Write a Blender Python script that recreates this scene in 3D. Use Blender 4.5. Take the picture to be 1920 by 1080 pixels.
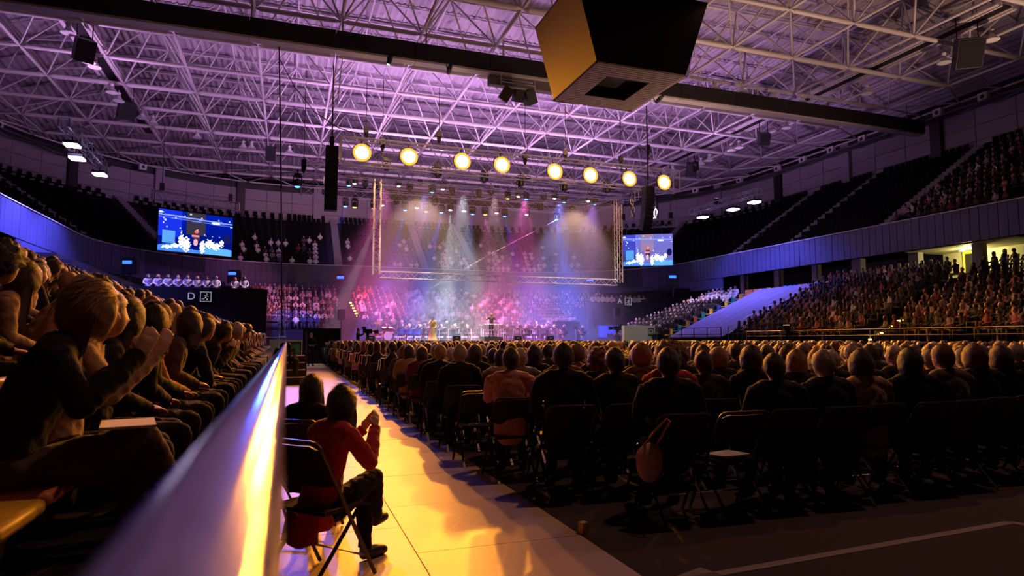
import bpy, bmesh, math, random
import numpy as np
from mathutils import Vector, Matrix

# ------------------------------------------------------------------ camera, world, exposure
for o in list(bpy.data.objects): bpy.data.objects.remove(o)
SC = bpy.context.scene
COL = SC.collection
FPX, YAW, HOR, CAMZ = 1200.0, math.atan(420/1200), 638.0, 1.4
PITCH = math.atan((HOR-540)/FPX)
cd = bpy.data.cameras.new('camera'); cam = bpy.data.objects.new('camera', cd); COL.objects.link(cam)
cam.location = (0, 0, CAMZ)
cam.rotation_euler = (math.pi/2+PITCH, 0, -YAW)
cd.sensor_width = 36.0; cd.lens = FPX/1920*36.0
cd.clip_start = 0.02; cd.clip_end = 400
cd.dof.use_dof = True; cd.dof.focus_distance = 18.0; cd.dof.aperture_fstop = 3.6
SC.camera = cam
W = bpy.data.worlds.new('dark_hall'); SC.world = W; W.use_nodes = True
W.node_tree.nodes['Background'].inputs[0].default_value = (0.10, 0.06, 0.14, 1)
W.node_tree.nodes['Background'].inputs[1].default_value = 0.012
SC.view_settings.view_transform = 'Standard'; SC.view_settings.look = 'None'
SC.view_settings.exposure = 0.0; SC.view_settings.gamma = 1.0
SC.view_settings.use_curve_mapping = False
SC.cycles.max_bounces = 5; SC.cycles.diffuse_bounces = 3; SC.cycles.glossy_bounces = 2
SC.cycles.transparent_max_bounces = 12; SC.cycles.volume_bounces = 0
SC.cycles.sample_clamp_indirect = 4.0
SC.cycles.volume_step_rate = 2.0

_sy, _cy = math.sin(YAW), math.cos(YAW)
def ray(x):                       # world XY direction per metre of depth for a pixel column
    u = (x-960)/FPX
    return (_sy+u*_cy, _cy-u*_sy)
def at_depth(x, y, d):
    a, b = ray(x); return Vector((a*d, b*d, CAMZ+(HOR-y)*d/FPX))
def at_Y(x, y, Y):
    return at_depth(x, y, Y/ray(x)[1])
def at_X(x, y, X):
    return at_depth(x, y, X/ray(x)[0])
def at_z(x, y, z):
    return at_depth(x, y, (z-CAMZ)*FPX/(HOR-y))

def spot(name, loc, aim, power, color, deg, blend=0.5, rad=0.15):
    l = bpy.data.lights.new(name, 'SPOT'); l.energy = power; l.color = color
    l.spot_size = math.radians(deg); l.spot_blend = blend; l.shadow_soft_size = rad
    o = bpy.data.objects.new(name, l); COL.objects.link(o); o.location = loc
    o.rotation_euler = (Vector(aim)-Vector(loc)).to_track_quat('-Z', 'Y').to_euler()
    return o
WARM = (1.0, 0.33, 0.018); PURPLE = (0.80, 0.40, 0.92)
FLOOD_PX = [(673,280),(763,288),(865,297),(941,304),(1042,317),(1110,324),(1184,331),(1250,338)]
FLOODS = [at_Y(x, y, 43.6) for x, y in FLOOD_PX]
for i, p in enumerate(FLOODS):     # the warm floods on the front truss, turned to the audience
    spot('flood_beam', p+Vector((0,-.25,-.05)), (p.x*0.62+0.5, 4+0.8*i, 0), 15500, WARM, 66, 0.8, 0.3)
# violet lamps on the two side trusses
SIDE_L = [at_X(x, y, -12.0) for x, y in ((117,265),(128,291),(173,322))]
SIDE_R = [at_X(x, y, 35.0) for x, y in ((1322,405),(1380,390),(1421,376))]
for p in SIDE_L: spot('side_lamp_beam', p+Vector((0.05,0,-.12)), p+Vector((-1.0,1.5,-10)), 11000, (0.17,0.14,1.0), 112, 0.6, 0.25)
for p in SIDE_R: spot('side_lamp_beam', p+Vector((-.05,0,-.12)), p+Vector((1.0,-1,-10)), 4500, (0.16,0.15,1.0), 112, 0.6, 0.25)
# house wash aimed at the roof
UPLIGHTS = [(x,46.2,13.98) for x in (3.0,10.0,17.5,25.0)]+[(x,54.2,15.08) for x in (4.0,10.5,17.5,24.5)]+[(-12.0,46.0,13.45),(35.0,46.0,13.45)]
for i, p in enumerate(UPLIGHTS):
    spot('house_and_fill_beam', Vector(p)+Vector((0,0,.35)), (p[0], p[1]+(1.5 if p[1]<50 else 4.0), 21), 2300 if i < 8 else 2200, PURPLE, 158, 0.35, 0.25)
WARM_FILL = [(36.5,18.5,6.4),(27.0,29.5,2.0)]  # added warm uplights, standing in for floor bounce on the near roof
for p, a in zip(WARM_FILL, [(30,26,21),(16,31,21)]):
    spot('house_and_fill_beam', Vector(p)+Vector((0,0,.35)), a, 6500, (1.0,0.58,0.40), 110, 0.8, 0.3)
# dim house lamps under the roof over the rear of the hall
HOUSE = [(9.0,6.0,19.0),(22.0,12.0,19.0)]
for p in HOUSE: spot('house_lamp_beam', p, (p[0]*.8, p[1]+1, 0), 2000, (1.0,0.45,0.32), 120, 0.8, 0.3)
# front-of-house profile spots on the divider beam
FOH = [((19.5,35.6,17.0),(25.6,44.2,1.6),2600,26),((5.0,35.6,17.0),(1.0,37.0,0.8),2400,22)]
for a, b, e, g in FOH: spot('profile_and_fill_beam', a, b, e, (1.0,0.93,0.78), g, 0.4, 0.1)
TRUSS_FILL = [((8.5,35.6,17.0),(9.0,44.0,14.2)),((22.5,35.6,17.0),(21.5,44.0,14.2))]  # added warm lamps that brighten the front truss, no known source
for a, b in TRUSS_FILL: spot('profile_and_fill_beam', a, b, 5000, (1.0,0.50,0.22), 74, 0.6, 0.12)
FOH += [(a, b, 0, 0) for a, b in TRUSS_FILL]
# ------------------------------------------------------------------ helpers
RND = random.Random(7)
def mat(name, color, rough=0.6, metal=0.0, noise=0.0, scale=6.0, bump=0.0, bscale=60.0, emit=None, estr=0.0, sheen=0.0, spec=0.5):
    m = bpy.data.materials.new(name); m.use_nodes = True
    nt = m.node_tree; b = nt.nodes['Principled BSDF']
    b.inputs['Base Color'].default_value = (*color, 1); b.inputs['Roughness'].default_value = rough
    b.inputs['Metallic'].default_value = metal; b.inputs['Specular IOR Level'].default_value = spec
    if sheen: b.inputs['Sheen Weight'].default_value = sheen; b.inputs['Sheen Roughness'].default_value = 0.35
    if emit: b.inputs['Emission Color'].default_value = (*emit, 1); b.inputs['Emission Strength'].default_value = estr
    if noise or bump:
        tc = nt.nodes.new('ShaderNodeTexCoord')
    if noise:
        n = nt.nodes.new('ShaderNodeTexNoise'); n.inputs['Scale'].default_value = scale; n.inputs['Detail'].default_value = 6
        nt.links.new(tc.outputs['Object'], n.inputs['Vector'])
        r = nt.nodes.new('ShaderNodeMapRange'); r.inputs['To Min'].default_value = 1-noise; r.inputs['To Max'].default_value = 1+noise
        nt.links.new(n.outputs['Fac'], r.inputs['Value'])
        v = nt.nodes.new('ShaderNodeVectorMath'); v.operation = 'SCALE'; v.inputs[0].default_value = color
        nt.links.new(r.outputs['Result'], v.inputs['Scale']); nt.links.new(v.outputs['Vector'], b.inputs['Base Color'])
    if bump:
        n2 = nt.nodes.new('ShaderNodeTexNoise'); n2.inputs['Scale'].default_value = bscale; n2.inputs['Detail'].default_value = 4
        nt.links.new(tc.outputs['Object'], n2.inputs['Vector'])
        bp = nt.nodes.new('ShaderNodeBump'); bp.inputs['Strength'].default_value = bump; bp.inputs['Distance'].default_value = 0.02
        nt.links.new(n2.outputs['Fac'], bp.inputs['Height']); nt.links.new(bp.outputs['Normal'], b.inputs['Normal'])
    return m
def emat(name, color, s):
    m = bpy.data.materials.new(name); m.use_nodes = True; nt = m.node_tree
    nt.nodes.remove(nt.nodes['Principled BSDF'])
    e = nt.nodes.new('ShaderNodeEmission'); e.inputs[0].default_value = (*color, 1); e.inputs[1].default_value = s
    nt.links.new(e.outputs[0], nt.nodes['Material Output'].inputs[0]); return m

M = dict(
 steel_white = mat('painted_white_steel', (0.62,0.58,0.60), 0.42, 0.0, 0.10, 3),
 truss = mat('truss_aluminium', (0.70,0.67,0.68), 0.4, 0.2),
 deck = mat('roof_deck_sheet', (0.42,0.38,0.42), 0.7, 0, 0.15, 0.6),
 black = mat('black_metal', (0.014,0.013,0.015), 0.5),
 blackmat = mat('black_cloth', (0.010,0.010,0.012), 0.9),
 concrete = mat('wall_concrete', (0.34,0.31,0.34), 0.85, 0, 0.15, 2, 0.2, 20),
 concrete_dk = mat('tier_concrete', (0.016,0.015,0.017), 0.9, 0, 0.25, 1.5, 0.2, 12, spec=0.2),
 stair = mat('stair_concrete', (0.22,0.21,0.24), 0.85, 0, 0.2, 3),
 fascia = mat('fascia_cladding', (0.065,0.07,0.15), 0.5, 0.1, 0.2, 1.2),
 floor = mat('dark_carpet_floor', (0.040,0.026,0.022), 0.8, 0, 0.25, 2.5, 0.4, 160),
 ply = mat('plywood_aisle', (0.66,0.50,0.30), 0.42, 0, 0.14, 2.2, 0.12, 30),
 line = mat('court_line_paint', (0.30,0.25,0.23), 0.7, 0, 0.35, 5),
 chrome = mat('polished_rail_steel', (0.78,0.77,0.80), 0.11, 1.0, 0, 1, 0.03, 200),
 duct = mat('galvanised_duct', (0.60,0.60,0.64), 0.3, 0.8),
 offwhite = mat('off_white_panel', (0.70,0.70,0.58), 0.6, 0, 0.06, 3),
 white = mat('white_plastic', (0.80,0.80,0.80), 0.5),
 glassdk = mat('dark_glass', (0.02,0.02,0.03), 0.12),
 brownbox = mat('scoreboard_panel', (0.085,0.048,0.03), 0.6, 0, 0.12, 8),
 grille = mat('perforated_grille', (0.80,0.74,0.68), 0.5),
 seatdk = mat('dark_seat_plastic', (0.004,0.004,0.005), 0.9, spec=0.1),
 tarp = mat('grey_cover_sheet', (0.20,0.17,0.25), 0.8, 0, 0.2, 0.8, 0.4, 3),
 stage_top = mat('stage_deck', (0.34,0.32,0.36), 0.35, 0, 0.1, 2),
 skirt = mat('grey_stage_skirt', (0.30,0.31,0.33), 0.8, 0, 0.1, 2),
 wood = mat('varnished_wood', (0.26,0.10,0.035), 0.35, 0, 0.2, 8),
 brass = mat('polished_brass', (0.85,0.60,0.20), 0.2, 1.0),
 paper = mat('white_paper', (0.85,0.82,0.78), 0.8),
 skin = mat('skin', (0.56,0.33,0.23), 0.55, 0, 0.08, 20, sheen=0.15),
 shoe = mat('dark_shoe_leather', (0.02,0.017,0.015), 0.4),
 sole = mat('shoe_sole_rubber', (0.35,0.33,0.32), 0.7),
)
for n, c in (('yellow',(0.75,0.50,0.05)),('orange',(0.80,0.28,0.08)),('teal',(0.03,0.38,0.38)),('blue',(0.04,0.10,0.50)),('cream',(0.75,0.65,0.5))):
    M['seat_'+n] = mat(n+'_seat_plastic', c, 0.4)

_mc = {}
def mesh(name, verts, faces, m=None, smooth=False, mats=None, midx=None):
    me = bpy.data.meshes.new(name); me.from_pydata([tuple(v) for v in verts], [], faces)
    for k in (mats or ([m] if m else [])): me.materials.append(k)
    if midx is not None: me.polygons.foreach_set('material_index', np.asarray(midx, dtype=np.int32))
    if smooth: me.polygons.foreach_set('use_smooth', np.ones(len(me.polygons), dtype=bool))
    me.update()
    if smooth and len(me.vertices)<1500 and not name.startswith(('figure','hair','body','top','trous','shoe')):
        me.set_sharp_from_angle(angle=math.radians(48))
    return me
def obj(name, me, parent=None, loc=None, M4=None):
    o = bpy.data.objects.new(name, me); COL.objects.link(o)
    if parent is not None: o.parent = parent
    if M4 is not None: o.matrix_basis = M4
    elif loc is not None: o.location = loc
    return o
def tag(o, label=None, cat=None, group=None, kind=None):
    if label: o['label'] = label
    if cat: o['category'] = cat
    if group: o['group'] = group
    if kind: o['kind'] = kind
    return o
def thing(name, label, cat, loc=(0,0,0), rz=0.0, group=None):
    o = bpy.data.objects.new(name, None); COL.objects.link(o); o.location = loc; o.rotation_euler = (0,0,rz)
    o.empty_display_size = 0.2
    return tag(o, label, cat, group)
def struct(name, loc=(0,0,0)):
    o = bpy.data.objects.new(name, None); COL.objects.link(o); o.location = loc; o['kind'] = 'structure'; return o
def copy_tree(o, parent=None):
    c = o.copy(); COL.objects.link(c); c.parent = parent
    for ch in o.children: copy_tree(ch, c)
    return c
def bxv(c, s):
    x,y,z = c; a,b,d = s[0]/2, s[1]/2, s[2]/2
    return [(x-a,y-b,z-d),(x+a,y-b,z-d),(x+a,y+b,z-d),(x-a,y+b,z-d),(x-a,y-b,z+d),(x+a,y-b,z+d),(x+a,y+b,z+d),(x-a,y+b,z+d)]
BXF = [(3,2,1,0),(4,5,6,7),(0,1,5,4),(1,2,6,5),(2,3,7,6),(3,0,4,7)]
class MB:
    def __init__(s): s.v=[]; s.f=[]; s.mi=[]
    def add(s, v, f, k=0):
        n=len(s.v); s.v += [tuple(p) for p in v]; s.f += [tuple(i+n for i in q) for q in f]; s.mi += [k]*len(f)
    def box(s, c, size, k=0, R=None):
        v = bxv((0,0,0), size) if R is not None else bxv(c, size)
        if R is not None: v = [tuple(R @ Vector(p) + Vector(c)) for p in v]
        s.add(v, BXF, k)
    def tube(s, pts, r, n=8, k=0, cap=True):
        v, f = loft(pts, r, n, cap); s.add(v, f, k)
    def build(s, name, m, parent=None, loc=None, smooth=False, bevel=0.0, rot=None):
        mats = m if isinstance(m, list) else [m]
        me = mesh(name, s.v, s.f, None, smooth, mats, s.mi)
        if bevel:
            bm = bmesh.new(); bm.from_mesh(me)
            bmesh.ops.bevel(bm, geom=list(bm.edges), offset=bevel, segments=2, profile=0.5, affect='EDGES', clamp_overlap=True)
            bm.to_mesh(me); bm.free()
        o = obj(name, me, parent, loc)
        if rot: o.rotation_euler = rot
        return o
def frame(d):
    d = d.normalized(); u = Vector((0,0,1)) if abs(d.z) < 0.95 else Vector((0,1,0))
    a = d.cross(u).normalized(); return a, a.cross(d).normalized()
def loft(pts, r, n=8, cap=True, up=None):
    """tube along pts; r: number, list of numbers or list of (rx, ry)"""
    P = [Vector(p) for p in pts]; v = []; f = []
    if not isinstance(r, (list, tuple)): r = [r]*len(P)
    a = b = None
    for i, p in enumerate(P):
        d = (P[min(i+1,len(P)-1)]-P[max(i-1,0)]).normalized()
        if a is None:
            if up is not None: a = Vector(up).cross(d).normalized(); b = d.cross(a)
            else: a, b = frame(d)
        else:
            a = (a - d*a.dot(d)).normalized(); b = d.cross(a)
        rx, ry = (r[i] if isinstance(r[i], (list,tuple)) else (r[i], r[i]))
        for k in range(n):
            t = 2*math.pi*k/n; v.append(p + a*(rx*math.cos(t)) + b*(ry*math.sin(t)))
    for i in range(len(P)-1):
        for k in range(n):
            q = (k+1)%n; f.append((i*n+k, i*n+q, (i+1)*n+q, (i+1)*n+k))
    if cap:
        f.append(tuple(range(n-1,-1,-1))); f.append(tuple((len(P)-1)*n+k for k in range(n)))
    return v, f
def unit(kind, m):
    """shared meshes: tube (tapered ends), rod, box"""
    key = (kind, m.name)
    if key not in _mc:
        if kind == 'tube': v, f = loft([(0,0,0),(0,0,.035),(0,0,.075),(0,0,.925),(0,0,.965),(0,0,1)], [.5,.55,1,1,.55,.5], 8); sm = True
        elif kind == 'rod': v, f = loft([(0,0,0),(0,0,1)], 1.0, 6); sm = True
        else: v, f = bxv((0,0,0),(1,1,1)), BXF; sm = False
        _mc[key] = mesh(kind, v, f, m, sm)
        if sm:
            try: _mc[key].set_sharp_from_angle(angle=math.radians(50))
            except Exception: pass
    return _mc[key]
def seg(name, p0, p1, r, m, parent=None, base=(0,0,0), kind='rod', r2=None):
    p0 = Vector(p0)-Vector(base); p1 = Vector(p1)-Vector(base); d = p1-p0; L = d.length
    R = d.to_track_quat('Z', 'Y').to_matrix().to_4x4()
    S = Matrix.Diagonal((r, r2 or r, L, 1))
    return obj(name, unit(kind, m), parent, M4=Matrix.Translation(p0) @ R @ S)
def boxo(name, c, s, m, parent=None, rz=0.0):
    return obj(name, unit('box', m), parent, M4=Matrix.Translation(c) @ Matrix.Rotation(rz, 4, 'Z') @ Matrix.Diagonal((*s, 1)))

# ------------------------------------------------------------------ bowl outline
BL, BR, BB, RC = -15.0, 38.5, 70.0, 15.0
def outline(n_side=40, n_c=22, n_b=20, y0=-8.0, yl=None, yr=None):
    P = []
    for i in range(n_side): P.append((Vector((BL, y0+(BB-RC-y0)*i/n_side, 0)), Vector((-1,0,0))))
    for i in range(n_c+1):
        a = math.pi - math.pi/2*i/n_c; n = Vector((math.cos(a), math.sin(a), 0)); P.append((Vector((BL+RC,BB-RC,0))+n*RC, n))
    for i in range(1, n_b): P.append((Vector((BL+RC+(BR-BL-2*RC)*i/n_b, BB, 0)), Vector((0,1,0))))
    for i in range(n_c+1):
        a = math.pi/2 - math.pi/2*i/n_c; n = Vector((math.cos(a), math.sin(a), 0)); P.append((Vector((BR-RC,BB-RC,0))+n*RC, n))
    for i in range(1, n_side+1): P.append((Vector((BR, BB-RC-(BB-RC-y0)*i/n_side, 0)), Vector((1,0,0))))
    return P
OUT = outline()
class Path:
    """the fascia outline by arc length"""
    def __init__(s):
        s.S=[0.0]
        for a, b in zip(OUT, OUT[1:]): s.S.append(s.S[-1]+(b[0]-a[0]).length)
        s.L = s.S[-1]
    def at(s, t):
        t = min(max(t,0),s.L-1e-6); i = max(0, min(len(OUT)-2, int(np.searchsorted(s.S, t, 'right'))-1))
        k = (t-s.S[i])/(s.S[i+1]-s.S[i]); p = OUT[i][0].lerp(OUT[i+1][0], k); n = OUT[i][1].lerp(OUT[i+1][1], k).normalized()
        return p, n
PATH = Path()
S_L0, S_C1 = 0.0, BB-RC+8.0                       # left straight: y = s-8
S_B0 = S_C1+math.pi/2*RC; S_B1 = S_B0+(BR-BL-2*RC); S_R0 = S_B1+math.pi/2*RC
def s_of_y(side, y): return (y+8.0) if side == 'L' else S_R0+(BB-RC-y)
def sweep(profile, s0, s1, ds=2.0, caps=True):
    """profile: list of (offset outward, z); returns verts, faces"""
    n = max(2, int((s1-s0)/ds)+1); v=[]; f=[]; m=len(profile)
    for i in range(n+1):
        p, nn = PATH.at(s0+(s1-s0)*i/n)
        for o_, z in profile: q = p+nn*o_; v.append((q.x,q.y,z))
    for i in range(n):
        for j in range(m-1): f.append((i*m+j, i*m+j+1, (i+1)*m+j+1, (i+1)*m+j))
    if caps: f.append(tuple(range(m))); f.append(tuple(n*m+j for j in range(m-1,-1,-1)))
    return v, f
def wall_dist(x, y):              # metres inside the outer wall line
    e = 11.5; cx=(BL+BR)/2; hx=(BR-BL)/2+e; r=RC+e; hy=60.0; cy=BB+e-hy
    qx=abs(x-cx)-(hx-r); qy=(y-cy)-(hy-r)
    d = math.hypot(max(qx,0),max(qy,0))+min(max(qx,qy),0)-r
    return -d
_ones=['','first','second','third','fourth','fifth','sixth','seventh','eighth','ninth','tenth','eleventh','twelfth','thirteenth','fourteenth','fifteenth','sixteenth','seventeenth','eighteenth','nineteenth']
def ordw(n):
    if n<20: return _ones[n]
    t,u=divmod(n,10); tens={2:'twent',3:'thirt',4:'fort',5:'fift',6:'sixt',7:'sevent',8:'eight',9:'ninet'}[t]
    return tens+'ieth' if u==0 else tens+'y-'+_ones[u]
# ------------------------------------------------------------------ floor
fl = mesh('floor', [(-40,-8,0),(60,-8,0),(60,90,0),(-40,90,0)], [(0,1,2,3)], M['floor'])
FLOOR = obj('floor', fl); FLOOR['kind'] = 'structure'
AX0, AX1 = -0.35, 2.02
aisle = struct('floor_aisle')
y = -1.2; r = 0
while y < 41:
    w = 1.22
    for c in range(2):
        x0 = AX0+c*(AX1-AX0)/2; x1 = x0+(AX1-AX0)/2
        boxo('floor_board', ((x0+x1)/2, y+w/2+(0.6 if c else 0), 0.006+0.0012*RND.random()), (x1-x0-0.007, w-0.007, 0.010), M['ply'], aisle)
    y += w; r += 1
def strip(name, a, b, w):
    a=Vector(a); b=Vector(b); d=b-a; o=boxo(name, (*((a+b)/2), 0.002), (d.length, w, 0.003), M['line'], FLOOR, math.atan2(d.y,d.x)); return o
pa, pb, pc = at_z(1240,1077,0), at_z(1870,970,0), at_z(2000,990,0)
strip('court_line', pa.xy, pb.xy, 0.07); strip('court_line', pb.xy, pc.xy, 0.07)
pd = at_z(1300,1062,0); strip('court_line', (pd.x-.25,pd.y-.10), (pd.x+.1,pd.y+.02), 0.16)

# ------------------------------------------------------------------ tiers
def steps(z0, n, tread, rise, off0):
    """profile from the front (inner) edge: off0 negative"""
    P = [(off0, 0.0), (off0, z0)]; z=z0; o_=off0
    for i in range(n):
        o_ += tread; P.append((o_, z))
        if i < n-1: z += rise; P.append((o_, z))
    return P, z
LT = dict(off0=-14.55, z0=0.33, n=15, tread=0.90, rise=0.335)
RT = dict(off0=-11.5, z0=1.35, n=12, tread=0.88, rise=0.335)
BT = dict(off0=-12.0, z0=2.3, n=13, tread=0.85, rise=0.36)
UT = dict(off0=0.25, z0=8.9, n=13, tread=0.86, rise=0.57)
def tier(name, T, s0, s1, m, ext=None):
    P, z = steps(T['z0'], T['n'], T['tread'], T['rise'], T['off0'])
    if ext is not None: P += [(ext, z), (ext, 0.0)]
    else: P += [(P[-1][0], 0.0)]
    v, f = sweep(P, s0, s1); o = obj(name, mesh(name, v, f, m)); o['kind']='structure'; return z
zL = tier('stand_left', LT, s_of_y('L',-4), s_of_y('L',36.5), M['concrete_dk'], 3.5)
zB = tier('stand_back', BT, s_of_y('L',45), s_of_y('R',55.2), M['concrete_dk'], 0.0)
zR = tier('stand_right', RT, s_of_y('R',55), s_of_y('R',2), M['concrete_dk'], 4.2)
def tier_pt(T, s, row, along=0.0, f=0.45):
    p, n = PATH.at(s); q = p+n*(T['off0']+T['tread']*(row+f))
    return Vector((q.x,q.y,T['z0']+T['rise']*row)), n
# upper tier (a solid slab, open below at the concourse) with its own underside
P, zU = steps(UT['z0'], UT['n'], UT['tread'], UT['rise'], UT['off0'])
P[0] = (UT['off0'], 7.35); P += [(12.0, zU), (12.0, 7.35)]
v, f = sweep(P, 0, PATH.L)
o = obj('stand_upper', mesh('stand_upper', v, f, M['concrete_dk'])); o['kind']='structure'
# fascia cladding: single vertical sheets on a backing wall
fas = obj('wall_fascia', mesh('wall_fascia', *sweep([(0.0,7.3),(0.0,9.25),(0.2,9.25),(0.2,7.3)], 0, PATH.L), M['black'])); fas['kind']='structure'
M['shaded_panel'] = mat('shaded_cladding',(0.018,0.020,0.055),0.5,0.0,0.2,1.2); nP = 290; fw = PATH.L*0.80/nP; s = PATH.L*0.12  # back panels get a darker copy, shade put into their colour
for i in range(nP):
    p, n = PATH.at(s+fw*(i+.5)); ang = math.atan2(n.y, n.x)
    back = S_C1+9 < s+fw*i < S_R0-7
    boxo('cladding_panel', (*(p-n*(0.05+0.02*RND.random())).xy, 8.30), (0.06, fw*0.94, 2.0), M['shaded_panel'] if back else M['fascia'], fas, ang)
seg_v, seg_f = sweep([(-0.14,9.30),(-0.14,9.36),(0.05,9.36),(0.05,9.30)], 0, PATH.L)
obj('cap_rail', mesh('cap_rail', seg_v, seg_f, M['steel_white']), fas)
# back of the concourse below the fascia, and taller dark wall behind the stage
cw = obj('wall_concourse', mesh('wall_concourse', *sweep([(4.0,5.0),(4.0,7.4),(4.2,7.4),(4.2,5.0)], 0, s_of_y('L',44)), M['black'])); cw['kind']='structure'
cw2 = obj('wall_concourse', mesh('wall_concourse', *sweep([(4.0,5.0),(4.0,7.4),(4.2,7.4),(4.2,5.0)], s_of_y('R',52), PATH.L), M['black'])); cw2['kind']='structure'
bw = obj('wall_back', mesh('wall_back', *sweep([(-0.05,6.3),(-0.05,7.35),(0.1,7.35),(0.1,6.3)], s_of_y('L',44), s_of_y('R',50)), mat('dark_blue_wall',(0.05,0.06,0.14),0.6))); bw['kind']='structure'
# concourse pillars, pale wall pieces, lit doorway on the right
pil = M['concrete']
for yy, w in ((48.6,.5),(44.2,.6),(40.0,.5),(36.0,.8),(31.4,.7),(27.2,.6),(23.5,.6),(21.0,.5)):
    o = boxo('wall_pillar', (BR+1.3, yy, 6.4), (0.5, w, 2.0), pil); o['kind']='structure'
for yy in (43.0,38.4,34.0,29.0):
    o = boxo('wall_pillar', (BL-1.3, yy, 6.4), (0.5, 0.7, 2.0), pil); o['kind']='structure'
room = mat('warm_room_wall',(0.62,0.58,0.40),0.7)
o = boxo('wall_lounge', (BR+3.7, 28.0, 6.3), (0.1, 6.5, 2.0), room); o['kind']='structure'
o = boxo('ceiling_lounge', (BR+2.2, 28.0, 7.28), (3.6, 7.0, 0.06), room); o['kind']='structure'
dr = struct('door_1', (BR+3.55, 29.2, 5.35))
boxo('door_frame', (0,-.55,1.0), (.12,.1,2.0), mat('yellow_door_frame',(0.8,0.65,0.1),0.5), dr); boxo('door_frame', (0,.55,1.0), (.12,.1,2.0), bpy.data.materials['yellow_door_frame'], dr)
boxo('door_frame', (0,0,1.85), (.12,1.2,.3), bpy.data.materials['yellow_door_frame'], dr); boxo('door_leaf', (0.03,0,.85), (.05,1.0,1.7), M['black'], dr)
lp = thing('ceiling_lamp','small yellow ceiling lamp in the lounge beside the yellow doorway','lamp',(BR+2.6,29.2,7.2))
v,f = loft([(0,0,0.04),(0,0,-.02)],[.16,.2],12); obj('lamp_body', mesh('lamp_body',v,f,M['white']),lp)
v,f = loft([(0,0,-.02),(0,0,-.05)],[.17,.10],12); obj('diffuser', mesh('diffuser',v,f,emat('lounge_lamp_glow',(1,.85,.2),12)),lp)
pl = bpy.data.lights.new('lounge_light','POINT'); pl.energy=260; pl.color=(1,.85,.3); pl.shadow_soft_size=.2
po = bpy.data.objects.new('lounge_light',pl); COL.objects.link(po); po.location=(BR+2.4,28.6,7.0)
# upper wall of precast panels with pilasters
WALLOFF = 11.4
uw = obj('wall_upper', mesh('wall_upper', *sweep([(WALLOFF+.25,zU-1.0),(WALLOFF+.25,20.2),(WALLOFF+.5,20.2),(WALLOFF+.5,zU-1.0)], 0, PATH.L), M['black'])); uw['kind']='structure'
s = PATH.L*0.14; k=0; step=3.0
def at_off(s_, off): p,n = PATH.at(s_); return p+n*off, n
while s < PATH.L*0.88:
    q0,_ = at_off(s,WALLOFF+.15); q1,_ = at_off(s+step*(0.55 if S_C1<s<S_B0 or S_B1<s<S_R0 else 1.0),WALLOFF+.15)
    ds = step*(0.55 if S_C1<s<S_B0 or S_B1<s<S_R0 else 1.0)
    d = q1-q0; c=(q0+q1)/2; ang=math.atan2(d.y,d.x)
    for row,(za,zb) in enumerate(((zU-.15,zU+1.05),(zU+1.09,zU+2.25),(zU+2.29,zU+3.6))):
        boxo('wall_panel', (c.x,c.y,(za+zb)/2), (d.length-.05,.14+.03*RND.random(),zb-za), M['concrete'], uw, ang)
    if k%3==0:
        q,n = at_off(s,WALLOFF-.1)
        boxo('pilaster', (q.x,q.y,(zU+20)/2-.1), (.45,.9,20-zU+.2), M['concrete'] if k%2 else M['black'], uw, math.atan2(n.y,n.x))
    s += ds; k+=1
# dark seats of the upper tier: thousands of alike seats, too dark to tell apart
def seat_low(mb, p, n, k=0):
    a = Matrix.Rotation(math.atan2(n.y,n.x),3,'Z')
    for c,sz in (((.0,0,.42),(.40,.42,.06)),((.20,0,.68),(.06,.42,.46))):
        v=[tuple(a@Vector(q)+p) for q in bxv(c,sz)]; mb.add(v,BXF,k)
stair_s = [s_of_y('L',22),s_of_y('L',33),s_of_y('L',43.5),S_C1+5,S_C1+13,S_B0+5,S_B0+14.5,S_B1-3,S_B1+7,S_B1+16,s_of_y('R',50),s_of_y('R',42.5),s_of_y('R',33.5),s_of_y('R',24),s_of_y('R',14)]
mb = MB()
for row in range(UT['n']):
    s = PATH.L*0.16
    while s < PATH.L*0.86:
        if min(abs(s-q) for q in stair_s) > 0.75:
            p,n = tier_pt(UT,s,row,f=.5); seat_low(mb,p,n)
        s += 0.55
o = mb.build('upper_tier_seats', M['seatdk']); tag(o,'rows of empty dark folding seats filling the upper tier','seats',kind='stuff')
for i,s in enumerate(stair_s):
    st = struct('stair_flight')
    for row in range(UT['n']):
        for h in (0,1):
            p,n = tier_pt(UT,s,row,f=.25+.5*h)
            boxo('step',(p.x,p.y,p.z+.10+.27*h),(.43,.8,.26),M['stair'],st,math.atan2(n.y,n.x))
# guard rails at the stair heads of the upper tier
# ------------------------------------------------------------------ left-over setting: vomitory walls with the D and A signs
vw = boxo('wall_vomitory',(-8.0,44.5,2.35),(13.4,.3,4.7),M['black']); vw['kind']='structure'
vw2 = boxo('wall_vomitory',(31.2,56.2,2.55),(7.5,.3,5.1),M['black']); vw2['kind']='structure'
def text_sign(name,label,ch,loc,size,rx=math.pi/2,rz=0,icon=True):
    t = thing(name,label,'sign',loc,rz)
    boxo('sign_plate',(size*.55,.02,.0),(size*2.9,.03,size*1.35),M['black'],t)
    cu = bpy.data.curves.new(ch,'FONT'); cu.body=ch; cu.size=size*1.15; cu.extrude=.01; cu.align_x='CENTER'; cu.align_y='CENTER'
    to = bpy.data.objects.new('sign_letter',cu); COL.objects.link(to); bpy.context.view_layer.update()
    me = bpy.data.meshes.new_from_object(to.evaluated_get(bpy.context.evaluated_depsgraph_get())); bpy.data.objects.remove(to)
    me.materials.clear(); me.materials.append(SIGNW)
    o = obj('sign_letter',me,t,(-.15*size,-.02,0)); o.rotation_euler=(rx,0,0)
    if icon: exit_icon(t,(size*1.35,-.01,0),size)
    return t
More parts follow.
